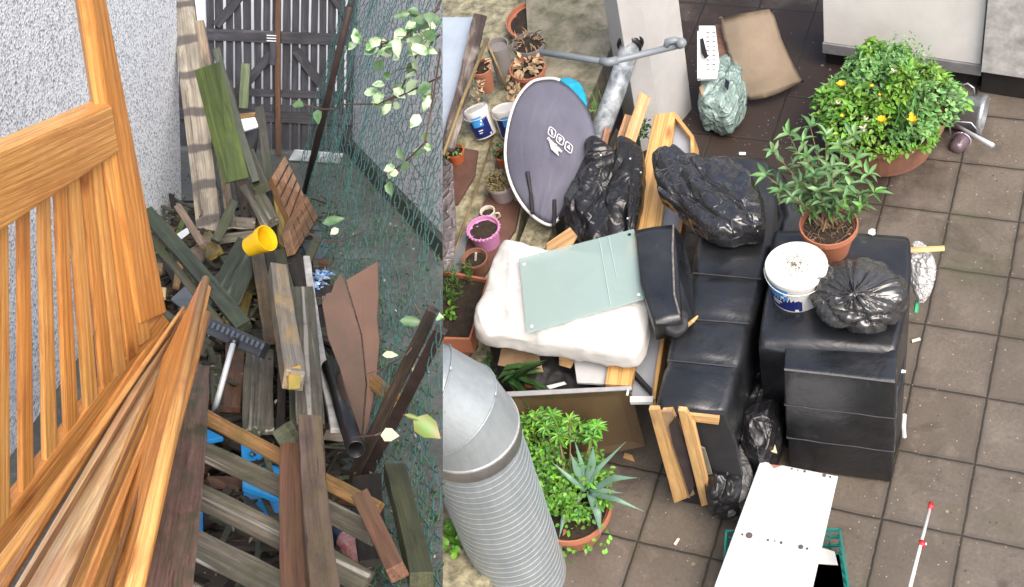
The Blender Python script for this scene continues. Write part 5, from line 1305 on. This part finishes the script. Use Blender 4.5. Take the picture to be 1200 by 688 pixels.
# ---- bin bags
b1 = thing('bin_bag', 'big two lobed black bin bag lying over the pine bookcase and the sofa', 'bin bag', G(835, 240, .78))
mk('bag', blob([(769, 186), (790, 181), (815, 190), (828, 200), (850, 194), (872, 203), (888, 222), (895, 255), (892, 276), (865, 284), (838, 285), (820, 272), (798, 252), (776, 234), (768, 210)], 1.06, .15, 5, amp=.05, fr=3.0, zb=.10, fs=9, fa_=.075, hi=2, ax=(770, 190, 850, 285)), M_bag, b1, smooth=True)
b2 = thing('bin_bag', 'knotted black bin bag sitting on the sofa corner block beside the bucket', 'bin bag', G(1005, 340, 1.06))
def tiedbag(P, rx, ry, h, seed):
    bm = bmesh.new(); NA, NB = 120, 44; rnd = random.Random(seed); rows = []
    fold = [noise.noise(Vector((math.cos(a*6.283/NA)*3, math.sin(a*6.283/NA)*3, seed)))*.5+noise.noise(Vector((math.cos(a*6.283/NA)*9, math.sin(a*6.283/NA)*9, seed)))*.5 for a in range(NA)]
    kx = G(1001, 347, 1.345)-P; kx.z = 0
    for j in range(NB+1):
        t_ = j/NB; row = []
        ph = t_*math.pi
        rr = math.sin(ph)**.75; z = -math.cos(ph)*.5+.5
        z = z if t_ < .5 else .5+(z-.5)*(.9)
        for a in range(NA):
            an = a/NA*6.283; tw_ = 1+fold[a]*(.28*t_**2)+.0
            q = Vector((math.cos(an)*rx*rr*tw_, math.sin(an)*ry*rr*tw_, z*h))
            nn_ = noise.noise(q*9+Vector((seed, 0, 0))); w_ = 1-abs(noise.noise(q*14+Vector((0, seed, 0)))*2)
            q += Vector((q.x, q.y, (q.z-h*.4)))*.10*nn_+Vector((q.x, q.y, q.z-h*.4)).normalized()*(film(q, 8, seed)*.085+.5*film(Vector((math.cos(an)*.5, math.sin(an)*.5, t_*.12)), 9, seed+3)*.085*t_)
            q += kx*t_**2
            if t_ > .86: q.z += fold[a]*.035*(t_-.86)/.14*4*.3
            row.append(bm.verts.new(P+q))
        rows.append(row)
    for a_, b_ in zip(rows, rows[1:]):
        for k in range(NA): bm.faces.new((a_[k], a_[(k+1) % NA], b_[(k+1) % NA], b_[k]))
    bmesh.ops.remove_doubles(bm, verts=bm.verts, dist=.0002)
    return bm
def hexto(poly_c, z, rx_px): p = G(*poly_c, z); return p, rx_px*depth(p)/FOC
Pb, rb_ = hexto((1010, 341), 1.19, 53)
mk('bag', tiedbag(Vector((Pb.x, Pb.y, 1.06)), rb_, rb_*.96, .30, 3), M_bag2, b2, smooth=True)
bm = bmesh.new(); rnd = random.Random(6); kc = G(1001, 347, 1.345)
for k in range(9):
    an = k*.7+rnd.random()*.3; d_ = Vector((math.cos(an), math.sin(an), .25)); leaf_bm(bm, kc-UP*.02, d_, (UP+rv(rnd, .5)).normalized(), rnd.uniform(.08, .16), rnd.uniform(.04, .08), .45, fold=.3)
bmesh.ops.create_icosphere(bm, subdivisions=3, radius=.028, matrix=Matrix.Translation(kc))
mk('knot', bm, M_bag2, b2, smooth=True)
# clear bag and stick hanging behind the sofa corner
cb_ = thing('clear_bag', 'crumpled clear plastic bag hanging at the right side of the sofa corner', 'plastic bag', G(1080, 350, .3))
mk('bag', blob([(1069, 292), (1082, 290), (1092, 300), (1096, 325), (1088, 346), (1076, 350), (1068, 330)], .45, .07, 3, amp=.03, fr=6, fs=14, fa_=.06, hi=2), glossy_bag('clearbag', (.55, .56, .56), .18, (.75, .75, .75), 14, 1.0, alpha=.8), cb_, smooth=True)
bm = bmesh.new(); tube_bm(bm, [G(1075, 352, .4), G(1073, 366, .35)], .014, 6); mk('green_tab', bm, plain('greentab', (.03, .35, .16), .4, 0, .1, 5, 0), cb_)
beam('wood_stick', G(1066, 293, .60), G(1107, 291, .60), 7*7.6/FOC, .02, M_lwood2, 'light wooden stick poking out right of the sofa corner', 'stick')
for (x, y, z, lab) in ((1022, 272, 1.08, 'small white paper scrap on the back edge of the sofa corner'), (1050, 331, 1.08, 'tiny pale green scrap beside the knotted bin bag')):
    bm = bmesh.new(); bmesh.ops.create_icosphere(bm, subdivisions=2, radius=.022 if x < 1030 else .01)
    for v in bm.verts: v.co *= 1+.5*noise.noise(v.co*60); v.co.z *= .4
    bm.transform(Matrix.Translation(G(x, y, z))); tag(mk('paper_scrap', bm, M_mark if x < 1030 else M_gls), lab, 'paper scrap')
bucket(933, 310, 1.32, 36.5, .25, 'white paint bucket with a blue label and a dirty lid on the sofa corner', debris=True, aoff=.0)
# ---- shrub pot
t, P, r = pot(971, 262, 1.30, 34, .235, M_tc, 'terracotta pot of a leggy green shrub on the back of the sofa corner', taper=.66, name='potted_shrub', cat='potted shrub', sd=.03)
rnd = random.Random(17); bs = bmesh.new(); bl_ = bmesh.new()
tips = [(898, 206, 1.59), (906, 178, 1.74), (925, 158, 1.79), (940, 166, 1.84), (950, 150, 1.84), (968, 160, 1.89), (985, 172, 1.84), (1003, 188, 1.79), (1018, 205, 1.74), (1024, 226, 1.64), (1010, 240, 1.59), (995, 218, 1.74), (975, 195, 1.84), (955, 205, 1.74), (935, 215, 1.64), (928, 232, 1.59), (945, 185, 1.84), (1000, 160, 1.84), (915, 225, 1.54), (982, 240, 1.59), (960, 225, 1.64)]
for k, (x, y, z) in enumerate(tips):
    q0 = P+Vector((rnd.gauss(0, .03), rnd.gauss(0, .03), -.02)); q2 = G(x, y, z); q1 = q0.lerp(q2, .5)+UP*.05+rv(rnd, .02)
    pts = [(q0*(1-u)**2+q1*2*u*(1-u)+q2*u*u) for u in (0, .2, .4, .6, .8, 1)]
    tube_bm(bs, pts, [.007, .006, .005, .004, .003, .002], 5)
    n_ = 17
    for s_ in range(n_):
        u = .35+.65*s_/(n_-1) if s_ < n_-5 else 1
        c_ = q0*(1-u)**2+q1*2*u*(1-u)+q2*u*u; an = s_*2.4+k
        d_ = Vector((math.cos(an), math.sin(an), rnd.uniform(-.1, .5)))+(q2-q1).normalized()*.5
        leaf_bm(bl_, c_, d_, (UP+rv(rnd, .35)).normalized(), rnd.uniform(.055, .105), rnd.uniform(.022, .034), .3)
mk('stems', bs, M_twig, t); M_sh = plain('shrubleaf', (.16, .27, .13), .45, 0, .3, 4, 0, c2=(.09, .21, .045), island=.45); mk('foliage', bl_, M_sh, t)
bm = bmesh.new()
for k in range(60):
    a = rnd.uniform(0, 6.28); q = r*.8*math.sqrt(rnd.random()); p = P+Vector((math.cos(a)*q, math.sin(a)*q, -.022)); d_ = rv(rnd); d_.z = .1; tube_bm(bm, [p, p+d_.normalized()*rnd.uniform(.03, .08)], .0018, 3)
tag(mk('dry_twigs', bm, M_twig, t), kind='stuff')
# ---- big flower tub
tubt, P, r = pot(1037, 130, .34, 71, .32, M_tc2, 'wide old terracotta tub overflowing with bright green leaves and yellow flowers', taper=.78, name='flower_tub', cat='flower tub', sd=.05, lip=.99)
rnd = random.Random(23); bl_ = bmesh.new(); b2_ = bmesh.new()
for k in range(4200):
    a = rnd.uniform(0, 6.283); q = math.sqrt(rnd.random()); lump = 1+.34*noise.noise(Vector((math.cos(a)*1.6, math.sin(a)*1.6, 2)))
    x = math.cos(a)*q*r*1.10*lump; y = math.sin(a)*q*r*(1.10 if math.sin(a) > 0 else 1.0)*lump
    h = (.42*(1-q**2.6)+.05)*(.72+.75*noise.noise(Vector((x*5, y*5, 5))))
    if y < 0: h *= 1
    z = h*(1-.35*rnd.random()**2)-(.05*max(0, q-.85)/.15)
    p = P+Vector((x, y, max(-.05, z))); d_ = Vector((math.cos(a)*q, math.sin(a)*q, .4))+rv(rnd, .55)
    big = k % 5 == 0
    leaf_bm(bl_ if (noise.noise(p*3) < .12) else b2_, p, d_, (UP+rv(rnd, .4)).normalized(), rnd.uniform(.028, .05)*(1.4 if big else 1), rnd.uniform(.024, .04)*(1.1 if big else 1), .3)
for k in range(120):  # taller fern sprigs
    x0, y0 = rnd.choice(((1035, 60), (1060, 48), (1050, 80), (1085, 70), (1020, 75), (1040, 70), (1075, 100))); q = G(x0+rnd.gauss(0, 10), y0+rnd.gauss(0, 8), .7)
    q0 = q-UP*.18+rv(rnd, .02)
    for s_ in range(7): leaf_bm(b2_, q0.lerp(q, s_/6), rv(rnd)+UP*.3, (UP+rv(rnd, .3)).normalized(), .035, .012, .2)
for k in range(30):
    p = G(1062+rnd.gauss(0, 8), 128+rnd.gauss(0, 8), .62); leaf_bm(b2_, p-UP*.1, Vector((rnd.gauss(0, .4), rnd.gauss(0, .4), 1)), rv(rnd).normalized(), .2, .012, .1)
for k in range(8):
    p = G(rnd.choice((1002, 1010)), rnd.choice((104, 112)), .66); leaf_bm(bl_, p, rv(rnd)+Vector((0, 0, .2)), UP, .08, .06, .2)
mk('bright_foliage', bl_, plain('limeleaf', (.17, .33, .04), .5, 0, .3, 5, 0, c2=(.09, .23, .03), island=.5), tubt); mk('mid_foliage', b2_, M_gr2, tubt)
M_yf = plain('yellowpetal', (.85, .50, .01), .5, 0, .1, 5, 0)
for (x, y, s_) in ((986, 101, 1), (1033, 143, 1.1), (1069, 143, 1.1), (1068, 136, .6), (987, 137, .5), (1022, 102, .5), (1031, 112, .35)):
    bm = bmesh.new(); p = G(x, y, .88 if y < 130 else .74)
    for k in range(8):
        an = k*.785+rnd.random()*.3; leaf_bm(bm, p, Vector((math.cos(an), math.sin(an), .5+.3*(k % 2))), UP, .042*s_, .034*s_, -.2)
    mk('yellow_flower', bm, M_yf, tubt)
for (x, y) in ((1048, 84), (1012, 150), (981, 122), (1013, 140)):
    bm = bmesh.new(); p = G(x, y, .82)
    for k in range(5): leaf_bm(bm, p, rv(rnd)+UP*.6, rv(rnd).normalized(), .035, .016, .2)
    mk('pale_bud', bm, M_cream, tubt)
# ---- watering can
M_zn = plain('zinc', (.50, .53, .55), .38, .75, .2, 14, .2, 40, c2=(.33, .37, .40))
wc = thing('watering_can', 'galvanised metal watering can lying on its side by the flower tub', 'watering can', G(1130, 140, 0))
a_, b_ = G(1108, 128, .13), G(1154, 135, .13); ax = (b_-a_).normalized(); L_ = (b_-a_).length; r_ = 22*depth(a_)/FOC
Mx = frame(a_, UP, ax)
mk('body', lathe_bm([(0, 0), (r_*.9, 0), (r_*.93, .004), (r_*.97, L_*.85), (r_*1.06, L_*.87), (r_*1.06, L_), (r_*.96, L_), (r_*.92, L_*.8), (0, L_*.78)], Mx, 40), M_zn, wc, smooth=True)
bm = bmesh.new(); tube_bm(bm, [G(1121, 110, .25), G(1125, 101, .32), G(1134, 98, .34), G(1141, 103, .32), G(1142, 112, .25)], .007, 8); mk('top_handle', bm, M_zn, wc, smooth=True)
bm = bmesh.new(); tube_bm(bm, [G(1117, 145, .18), G(1140, 158, .22), G(1164, 171, .26)], .012, 10, r1=.018); mk('spout', bm, plain('zincl', (.68, .71, .74), .3, .5, .1, 10, 0), wc, smooth=True)
bm = bmesh.new(); tube_bm(bm, [G(1114, 158, .16), G(1113, 148, .24), G(1120, 142, .26), G(1138, 144, .26), G(1145, 152, .22), G(1145, 160, .14)], .006, 8); mk('side_handle', bm, M_zn, wc, smooth=True)
cpp = thing('glass_cup', 'small purplish glass candle cup lying by the watering can', 'cup', G(1120, 172, 0))
Mx = frame(G(1119, 176, .03), UP, (G(1122, 158, .16)-G(1119, 176, .03)).normalized())
mk('cup', lathe_bm([(0, 0), (.035, 0), (.052, .03), (.055, .10), (.06, .12), (.052, .12), (.045, .03), (0, .02)], Mx, 30), plain('purpglass', (.20, .15, .17), .15, .3, .3, 20, .1), cpp, smooth=True)
bm = bmesh.new(); pts = [Mx @ Vector((math.cos(a)*.062, math.sin(a)*.062, .12)) for a in [k*6.283/24 for k in range(25)]]; tube_bm(bm, pts, .006, 6); mk('rim', bm, plain('lilac', (.55, .45, .60), .3, .2, .1, 5, 0), cpp, smooth=True)
# ---- objects at the top: carpet, tray, bag
M_carp = plain('carpet', (.48, .385, .29), .95, 0, .15, 5, .5, 60)
bm = bmesh.new(); rows = []
ouL = [(842, 20), (852, 60), (866, 96), (876, 118)]; ouR = [(905, 10), (916, 46), (930, 76), (943, 98)]
for i in range(13):
    u = i/12*3; k = min(2, int(u)); f = u-k; row = []
    lx = ouL[k][0]+(ouL[k+1][0]-ouL[k][0])*f; ly = ouL[k][1]+(ouL[k+1][1]-ouL[k][1])*f; rx = ouR[k][0]+(ouR[k+1][0]-ouR[k][0])*f; ry = ouR[k][1]+(ouR[k+1][1]-ouR[k][1])*f
    for j in range(15):
        v_ = j/14; row.append(bm.verts.new(G(lx+(rx-lx)*v_, ly+(ry-ly)*v_+(3*math.sin(v_*math.pi*1.3) if i == 12 else 0), .5-.42*i/12+.06*math.sin(math.pi*v_)*(1-.4*i/12))))
    rows.append(row)
for a, b_ in zip(rows, rows[1:]):
    for k in range(14): bm.faces.new((a[k], a[k+1], b_[k+1], b_[k]))
r_ = bmesh.ops.solidify(bm, geom=bm.faces[:], thickness=.015)
tag(mk('carpet_offcut', bm, M_carp, smooth=True), 'curled beige carpet offcut leaning at the back of the terrace', 'carpet')
vt = thing('perforated_tray', 'white slotted plastic tray standing above the green plastic bag', 'tray', G(830, 95, .3))
rs('tray', [(819, 30, .62), (838, 30, .62), (843, 72, .5), (840, 92, .45), (818, 93, .45)], .03, M_white, parent=vt, axis=(0, 4))
bm = bmesh.new()
for (xa) in (829.5, 836.5):
    for k in range(9):
        y = 38+k*5.4; box_bm(bm, frame(G(xa, y, .63-(y-30)*.0027+.006), XA, UP), .022, .008, .002)
mk('slot', bm, M_dk, vt)
rs('torn_hole', [(820, 46, .60), (824, 44, .60), (828, 60, .57), (830, 66, .56), (826, 69, .56), (822, 62, .57)], .004, M_black, parent=vt)
rs('tray_edge', [(817, 36, .64), (820, 36, .64), (821, 91, .49), (817, 92, .49)], .05, M_white, parent=vt)
rs('brown_board', [(838, 28, .4), (850, 30, .4), (858, 78, .3), (842, 76, .3)], .02, M_redbr, 'dark reddish board behind the white slotted tray', 'board')
gb_ = thing('green_bag', 'stuffed grey green plastic bag on the damp paving at the back', 'plastic bag', G(846, 148, 0))
mk('bag', blob([(826, 98), (840, 80), (853, 76), (866, 86), (873, 106), (872, 126), (856, 149), (838, 144), (823, 140), (820, 120)], .16, .20, 6, amp=.03, fr=4, zb=.16, fs=10, fa_=.08, hi=2, ax=(860, 80, 840, 145)), glossy_bag('greenbag', (.17, .25, .235), .30, (.26, .35, .33), 8, .8), gb_, smooth=True)
rs('bag_opening', [(850, 92, .40), (855, 96, .40), (853, 106, .39), (849, 101, .40)], .005, M_black, parent=gb_)
prism('cardboard_box', [(819, 102), (828, 95), (831, 104), (822, 111)], .2, .34, M_card, label='small brown cardboard box corner beside the green bag', cat='box')
# ---- brown leaning panel
bp = thing('bronze_board', 'glossy dark brown panel leaning behind the leafy planter', 'panel', G(690, 530, .2))
rs('panel', [(592, 462, .72), (738, 455, .76), (757, 523, .22), (640, 545, .22)], .015, plain('bronze', (.115, .078, .042), .28, .15, .25, 4, .05), parent=bp)
rs('edge_strip', [(590, 459, .735), (740, 452, .775), (740, 457, .765), (592, 465, .725)], .02, plain('greyedge', (.38, .37, .38), .4, .3, .2, 8, 0), parent=bp)
bm = bmesh.new(); tube_bm(bm, [G(736, 457, .77), G(735, 463, .74)], .008, 6); mk('clip', bm, M_mark, bp)
# ---- agave planter
pt_, P, r = pot(668, 592, .30, 49, .28, M_tc, 'round terracotta planter with an agave and leafy weeds beside the metal duct', taper=.62, name='agave_planter', cat='planter', sd=.04)
rnd = random.Random(41); b1_ = bmesh.new(); b2_ = bmesh.new(); bs = bmesh.new()
blobs = [(615, 500, 18, 16, .55), (640, 490, 14, 10, .6), (662, 505, 16, 14, .6), (640, 530, 20, 20, .55), (620, 545, 18, 20, .5), (650, 560, 22, 18, .45), (625, 580, 16, 16, .42), (680, 560, 16, 14, .45), (690, 505, 10, 10, .6), (612, 520, 10, 20, .5), (690, 540, 12, 12, .5), (662, 585, 16, 12, .4), (640, 592, 14, 10, .38), (628, 560, 14, 20, .4), (700, 560, 14, 14, .42), (675, 600, 16, 8, .36), (705, 585, 10, 10, .36)]
for k in range(4300):
    bx, by, sx, sy, z = rnd.choice(blobs); x = bx+rnd.gauss(0, sx*.5); y = by+rnd.gauss(0, sy*.5)
    p = G(x, y, z+rnd.gauss(0, .05)); d_ = rv(rnd); d_.z = abs(d_.z)*.3
    leaf_bm(b1_ if rnd.random() < .6 else b2_, p, d_, (UP+rv(rnd, .35)).normalized(), rnd.uniform(.022, .045), rnd.uniform(.018, .030), .25)
for (x, y, z) in ((648, 487, .72), (628, 488, .68), (668, 492, .72), (700, 500, .74), (694, 512, .7), (610, 478, .6), (655, 510, .72), (640, 500, .7)):
    c_ = G(x, y, z)
    for s_ in range(16):
        an = s_*.78; leaf_bm(b1_, c_-UP*.01*s_*.3, Vector((math.cos(an), math.sin(an), .35)), UP, .065, .018, .3)
    tube_bm(bs, [P-UP*.02, c_], .005, 5)
for k in range(14): # trailing weeds over the rim
    q0 = G(640+rnd.uniform(-20, 80), 612+rnd.gauss(0, 5), .30)
    for s_ in range(8): p = q0+Vector((rnd.gauss(0, .03), -.02*s_*.5, -.03*s_)); leaf_bm(b1_, p, rv(rnd), (toward(p)).normalized(), .035, .025, .2)
mk('bright_weeds', b1_, M_gr1, pt_); mk('darker_weeds', b2_, plain('weed2', (.09, .23, .035), .5, 0, .3, 5, 0, island=.4), pt_); mk('stems', bs, M_twig, pt_)
M_aga = plain('agaveleaf', (.15, .26, .19), .4, 0, .2, 5, .05, c2=(.11, .21, .14))
def strap(pts, w_):
    bm = bmesh.new(); q = [G(*p) for p in pts]; K = 10; rows = []
    for i in range(K+1):
        u = i/K; k = min(len(q)-2, int(u*(len(q)-1))); f = u*(len(q)-1)-k; p = q[k].lerp(q[k+1], f)
        d_ = (q[min(k+1, len(q)-1)]-q[k]).normalized(); s_ = d_.cross(toward(p)).normalized(); ww = w_*(1-u**2.2)*(.7+.6*math.sin(u*math.pi))*.8
        up_ = s_.cross(d_).normalized(); up_ = up_ if up_.dot(toward(p)) > 0 else -up_
        rows.append([bm.verts.new(p+s_*ww*.5+up_*ww*.18), bm.verts.new(p), bm.verts.new(p-s_*ww*.5+up_*ww*.18)])
    for a, b_ in zip(rows, rows[1:]):
        for k in range(2): bm.faces.new((a[k], a[k+1], b_[k+1], b_[k]))
    bmesh.ops.remove_doubles(bm, verts=bm.verts, dist=.0005)
    bmesh.ops.solidify(bm, geom=bm.faces[:], thickness=.004)
    mk('agave_leaf', bm, M_aga, pt_, smooth=True)
for pts in ([(690, 572, .45), (702, 548, .62), (735, 516, .78)], [(692, 575, .45), (720, 560, .62), (748, 560, .66)], [(690, 578, .45), (722, 585, .55), (756, 600, .50)], [(690, 572, .45), (682, 545, .62), (672, 512, .78)], [(688, 572, .45), (676, 550, .6), (668, 530, .72)], [(686, 575, .45), (668, 560, .55), (645, 540, .62)], [(690, 575, .45), (700, 600, .42), (704, 628, .30)], [(688, 572, .45), (694, 540, .66), (695, 522, .76)], [(684, 578, .4), (662, 600, .38), (655, 632, .28)], [(690, 576, .45), (705, 575, .5), (730, 578, .52)]):
    strap(pts, .036+.010*((pts[2][0]*7) % 3))
tag(mk('low_plant', (lambda bm: ([leaf_bm(bm, G(532+rnd.gauss(0, 5), 632+rnd.gauss(0, 9), LZ+.05+rnd.random()*.1), rv(rnd)+UP*.3, UP, .06, .045, .3) for k in range(60)], bm)[1])(bmesh.new()), M_gr1), 'bright green leafy plant at the bottom left behind the metal duct', 'plant')
# ---- metal duct
dt = thing('metal_duct', 'big galvanised spiral duct with a smooth elbow standing at the bottom left', 'duct', G(610, 700, 0))
m, nt, b = newmat('galvanised'); v = coords(nt); n = noi(nt, v, 5, 6, .6, .5)
nt.links.new(ramp(nt, [(.3, (.27, .31, .33)), (.7, (.40, .44, .46))], mix(nt, n, noi(nt, coords(nt, (9, 9, 1), rnd=False), 3, 6, .7), .5)), b.inputs['Base Color']); b.inputs['Metallic'].default_value = .35; b.inputs['Roughness'].default_value = .4
M_gal = m
zc = 1.60; Pc = G(547, 500, zc); rD = 62*depth(Pc)/FOC
M0 = frame(Vector((Pc.x, Pc.y, 0)), XA, UP)
prof = []
z = -.02
while z < zc-.10:
    prof += [(rD*.965, z), (rD*.965, z+.047), (rD*.975, z+.0475), (rD*.975, z+.053), (rD*.965, z+.0535)]; z += .054
mk('spiral_pipe', lathe_bm(prof, M0, 96, wob=.03), M_gal, dt)
mk('collar', lathe_bm([(rD*.965, zc-.11), (rD*.99, zc-.11), (rD*.99, zc-.02), (rD*1.02, zc-.015), (rD*1.02, zc+.004), (rD*.98, zc+.006)], M0, 64), plain('galvl', (.50, .50, .50), .35, .3, .3, 8, .1), dt, smooth=True)
# elbow: two mitred segments turning to the left and away
hdv = (G(480, 440, zc)-G(547, 440, zc)); hdv.z = 0; hdv.normalize()
bm = bmesh.new(); rings = []
RB = rD*1.25
for i in range(0, 4):
    an = i/3*R_(80); cen = Vector((Pc.x, Pc.y, zc+.004))+hdv*(RB*(1-math.cos(an)))+UP*(RB*math.sin(an)); tdir = (UP*math.cos(an)+hdv*math.sin(an)).normalized(); sd_ = tdir.cross(Vector((-hdv.y, hdv.x, 0))).normalized(); ot = Vector((-hdv.y, hdv.x, 0))
    rings.append([bm.verts.new(cen+(sd_*math.cos(a)+ot*math.sin(a))*rD) for a in [k*6.2832/64 for k in range(64)]])
cen = cen+hdv*1.0; rings.append([bm.verts.new(cen+(sd_*math.cos(a)+ot*math.sin(a))*rD) for a in [k*6.2832/64 for k in range(64)]])
for a, b_ in zip(rings, rings[1:]):
    for k in range(64): bm.faces.new((a[k], a[(k+1) % 64], b_[(k+1) % 64], b_[k]))
mk('elbow', bm, M_gal, dt)
seams = []
bm = bmesh.new()
for rg in rings[1:4]: pass
bm.free()
bm = bmesh.new()
for i in (1, 2):
    an = i/3*R_(80); cen = Vector((Pc.x, Pc.y, zc+.004))+hdv*(RB*(1-math.cos(an)))+UP*(RB*math.sin(an)); tdir = (UP*math.cos(an)+hdv*math.sin(an)).normalized(); ot = Vector((-hdv.y, hdv.x, 0)); sd_ = tdir.cross(ot).normalized()
    tube_bm(bm, [cen+(sd_*math.cos(a)+ot*math.sin(a))*(rD+.002) for a in [k*6.2832/64 for k in range(65)]], .006, 6)
mk('seam_ridge', bm, M_gal, dt, smooth=True)
t, P, r = pot(650, 643, .12, 7, .10, M_white, 'small white capped bottle on the paving at the foot of the planter', name='bottle', cat='bottle', soil=None, taper=1.0)
prism('grey_container', [(630, 640), (658, 640), (660, 665), (632, 665)], 0, .08, plain('greycont', (.20, .24, .27), .4, 0, .2, 8, .1), label='flat grey container beneath the white capped bottle', cat='container')
# ---- white board over a green crate
cr = thing('green_crate', 'teal green plastic crate under the white drilled board', 'crate', G(920, 660, 0))
M_teal = plain('teal', (.01, .17, .14), .4, 0, .2, 6, .05)
cz = .30
C4 = [G(851, 622, cz), G(984, 620, cz), G(996, 700, cz), G(846, 700, cz)]
def cside(a, b_, name):
    d_ = b_-a; L_ = d_.length; d_.normalize()
    bm = bmesh.new(); nb = int(L_/.055)
    for z in (0.0, .10, .20, .28): box_bm(bm, frame(a.lerp(b_, .5)-UP*(cz)+UP*z, d_, UP), L_, .012, .02)
    for k in range(nb+1): box_bm(bm, frame(a+d_*(L_*k/nb)-UP*(cz), d_, UP), .010, .010, cz-.002)
    mk(name, bm, M_teal, cr)
for i in range(4): cside(C4[i], C4[(i+1) % 4], 'side')
bm = bmesh.new(); vs = [bm.verts.new(Vector((p.x, p.y, .01))) for p in C4]; bm.faces.new(vs); bmesh.ops.solidify(bm, geom=bm.faces[:], thickness=.008); mk('bottom', bm, M_teal, cr)
rs('white_scrap', [(958, 640, .12), (978, 646, .12), (982, 662, .12), (955, 660, .12)], .01, M_white, 'white piece lying inside the green crate', 'scrap')
wb = thing('white_board', 'white melamine board with drilled holes and a chipped corner lying over the green crate', 'board', G(918, 600, .3))
BQ = [(891, 540, .36), (901, 542, .36), (907, 549, .36), (916, 545, .36), (982, 558, .36), (952, 690, .40), (836, 690, .40)]
rs('panel', BQ, .018, plain('melamine', (.58, .60, .61), .45, 0, .2, 4, .05, c2=(.49, .50, .50)), parent=wb, axis=(4, 5))
rs('chipped_corner', [(897, 543, .358), (916, 545.5, .358), (913, 549, .358), (905, 551, .358), (900, 547, .358)], .014, plain('chip', (.36, .17, .12), .9, 0, .3, 30, .3), parent=wb)
bm = bmesh.new()
for (x, y, s_) in ((928, 549.5, .006), (935, 551, .004), (943, 552.5, .007), (966, 557, .011), (973, 559, .006), (870, 626.5, .006), (878, 627.5, .019), (900, 633, .007), (908, 634, .004), (915.5, 636, .008), (938.5, 641, .014), (946, 643, .007)):
    p = G(x, y, .36+(y-540)/150*.04+.001); M_ = frame(p, XA, UP); lathe_bm([(0, 0), (s_, 0), (s_, .0025), (0, .0025)], M_, 12, bm)
mk('drilled_holes', bm, plain('holes', (.10, .09, .085), .8, 0, .3, 30, 0), wb)
# ---- red and white pole, chips
pl_ = thing('striped_pole', 'thin white pole with red bands lying at the bottom right', 'pole', G(1080, 640, .3))
bm = bmesh.new(); tube_bm(bm, [G(1090, 594, .30), G(1066, 690, .45)], .010, 10); mk('rod', bm, M_white, pl_, smooth=True)
for (a, b_) in (((1091.5, 590, .30), (1090, 596, .31)), ((1081, 635, .37), (1079.6, 640, .375))):
    bm = bmesh.new(); tube_bm(bm, [G(*a), G(*b_)], .019 if a[1] > 600 else .015, 10); mk('red_band', bm, plain('redband', (.65, .03, .04), .4, 0, .1, 5, 0), pl_, smooth=True)
bm = bmesh.new(); tube_bm(bm, [G(1076, 637, .37), G(1086, 637.5, .37)], .007, 6); mk('clip', bm, M_mark, pl_)
def chip(poly, mat, lab): rs('wood_chip', [(x, y, .02) for x, y in poly], .01, mat, lab, 'chip', 'pale chips scattered on the paving')
chip([(732, 530), (741, 533), (744, 541), (738, 539), (730, 536)], M_frw, 'tan foam chip on the paving by the agave planter')
chip([(789, 637), (794, 630), (797, 631), (792, 639)], M_cream, 'small pale chip on the paving near the bottom')
chip([(1068, 398), (1078, 395), (1079, 398), (1069, 401)], M_cream, 'thin pale splinter on the paving right of the sofa corner')
chip([(866, 178), (874, 178), (874, 181), (866, 181)], M_mark, 'tiny white chip behind the sofa at the back')

bm = bmesh.new(); rnd = random.Random(99)
for _ in range(700):
    x = rnd.uniform(740, 1195); y = rnd.uniform(60, 688); p = G(x, y, .003)
    leaf_bm(bm, p, rv(rnd)*1.0+UP*.0, UP, rnd.uniform(.004, .014), rnd.uniform(.004, .009), .1, mi=rnd.choice((0, 0, 1)))
tag(mk('grit', bm, [plain('gritpale', (.38, .34, .27), .9, 0, .4, 10, 0), plain('gritdark', (.03, .025, .02), .9, 0, .4, 10, 0)]), kind='stuff')
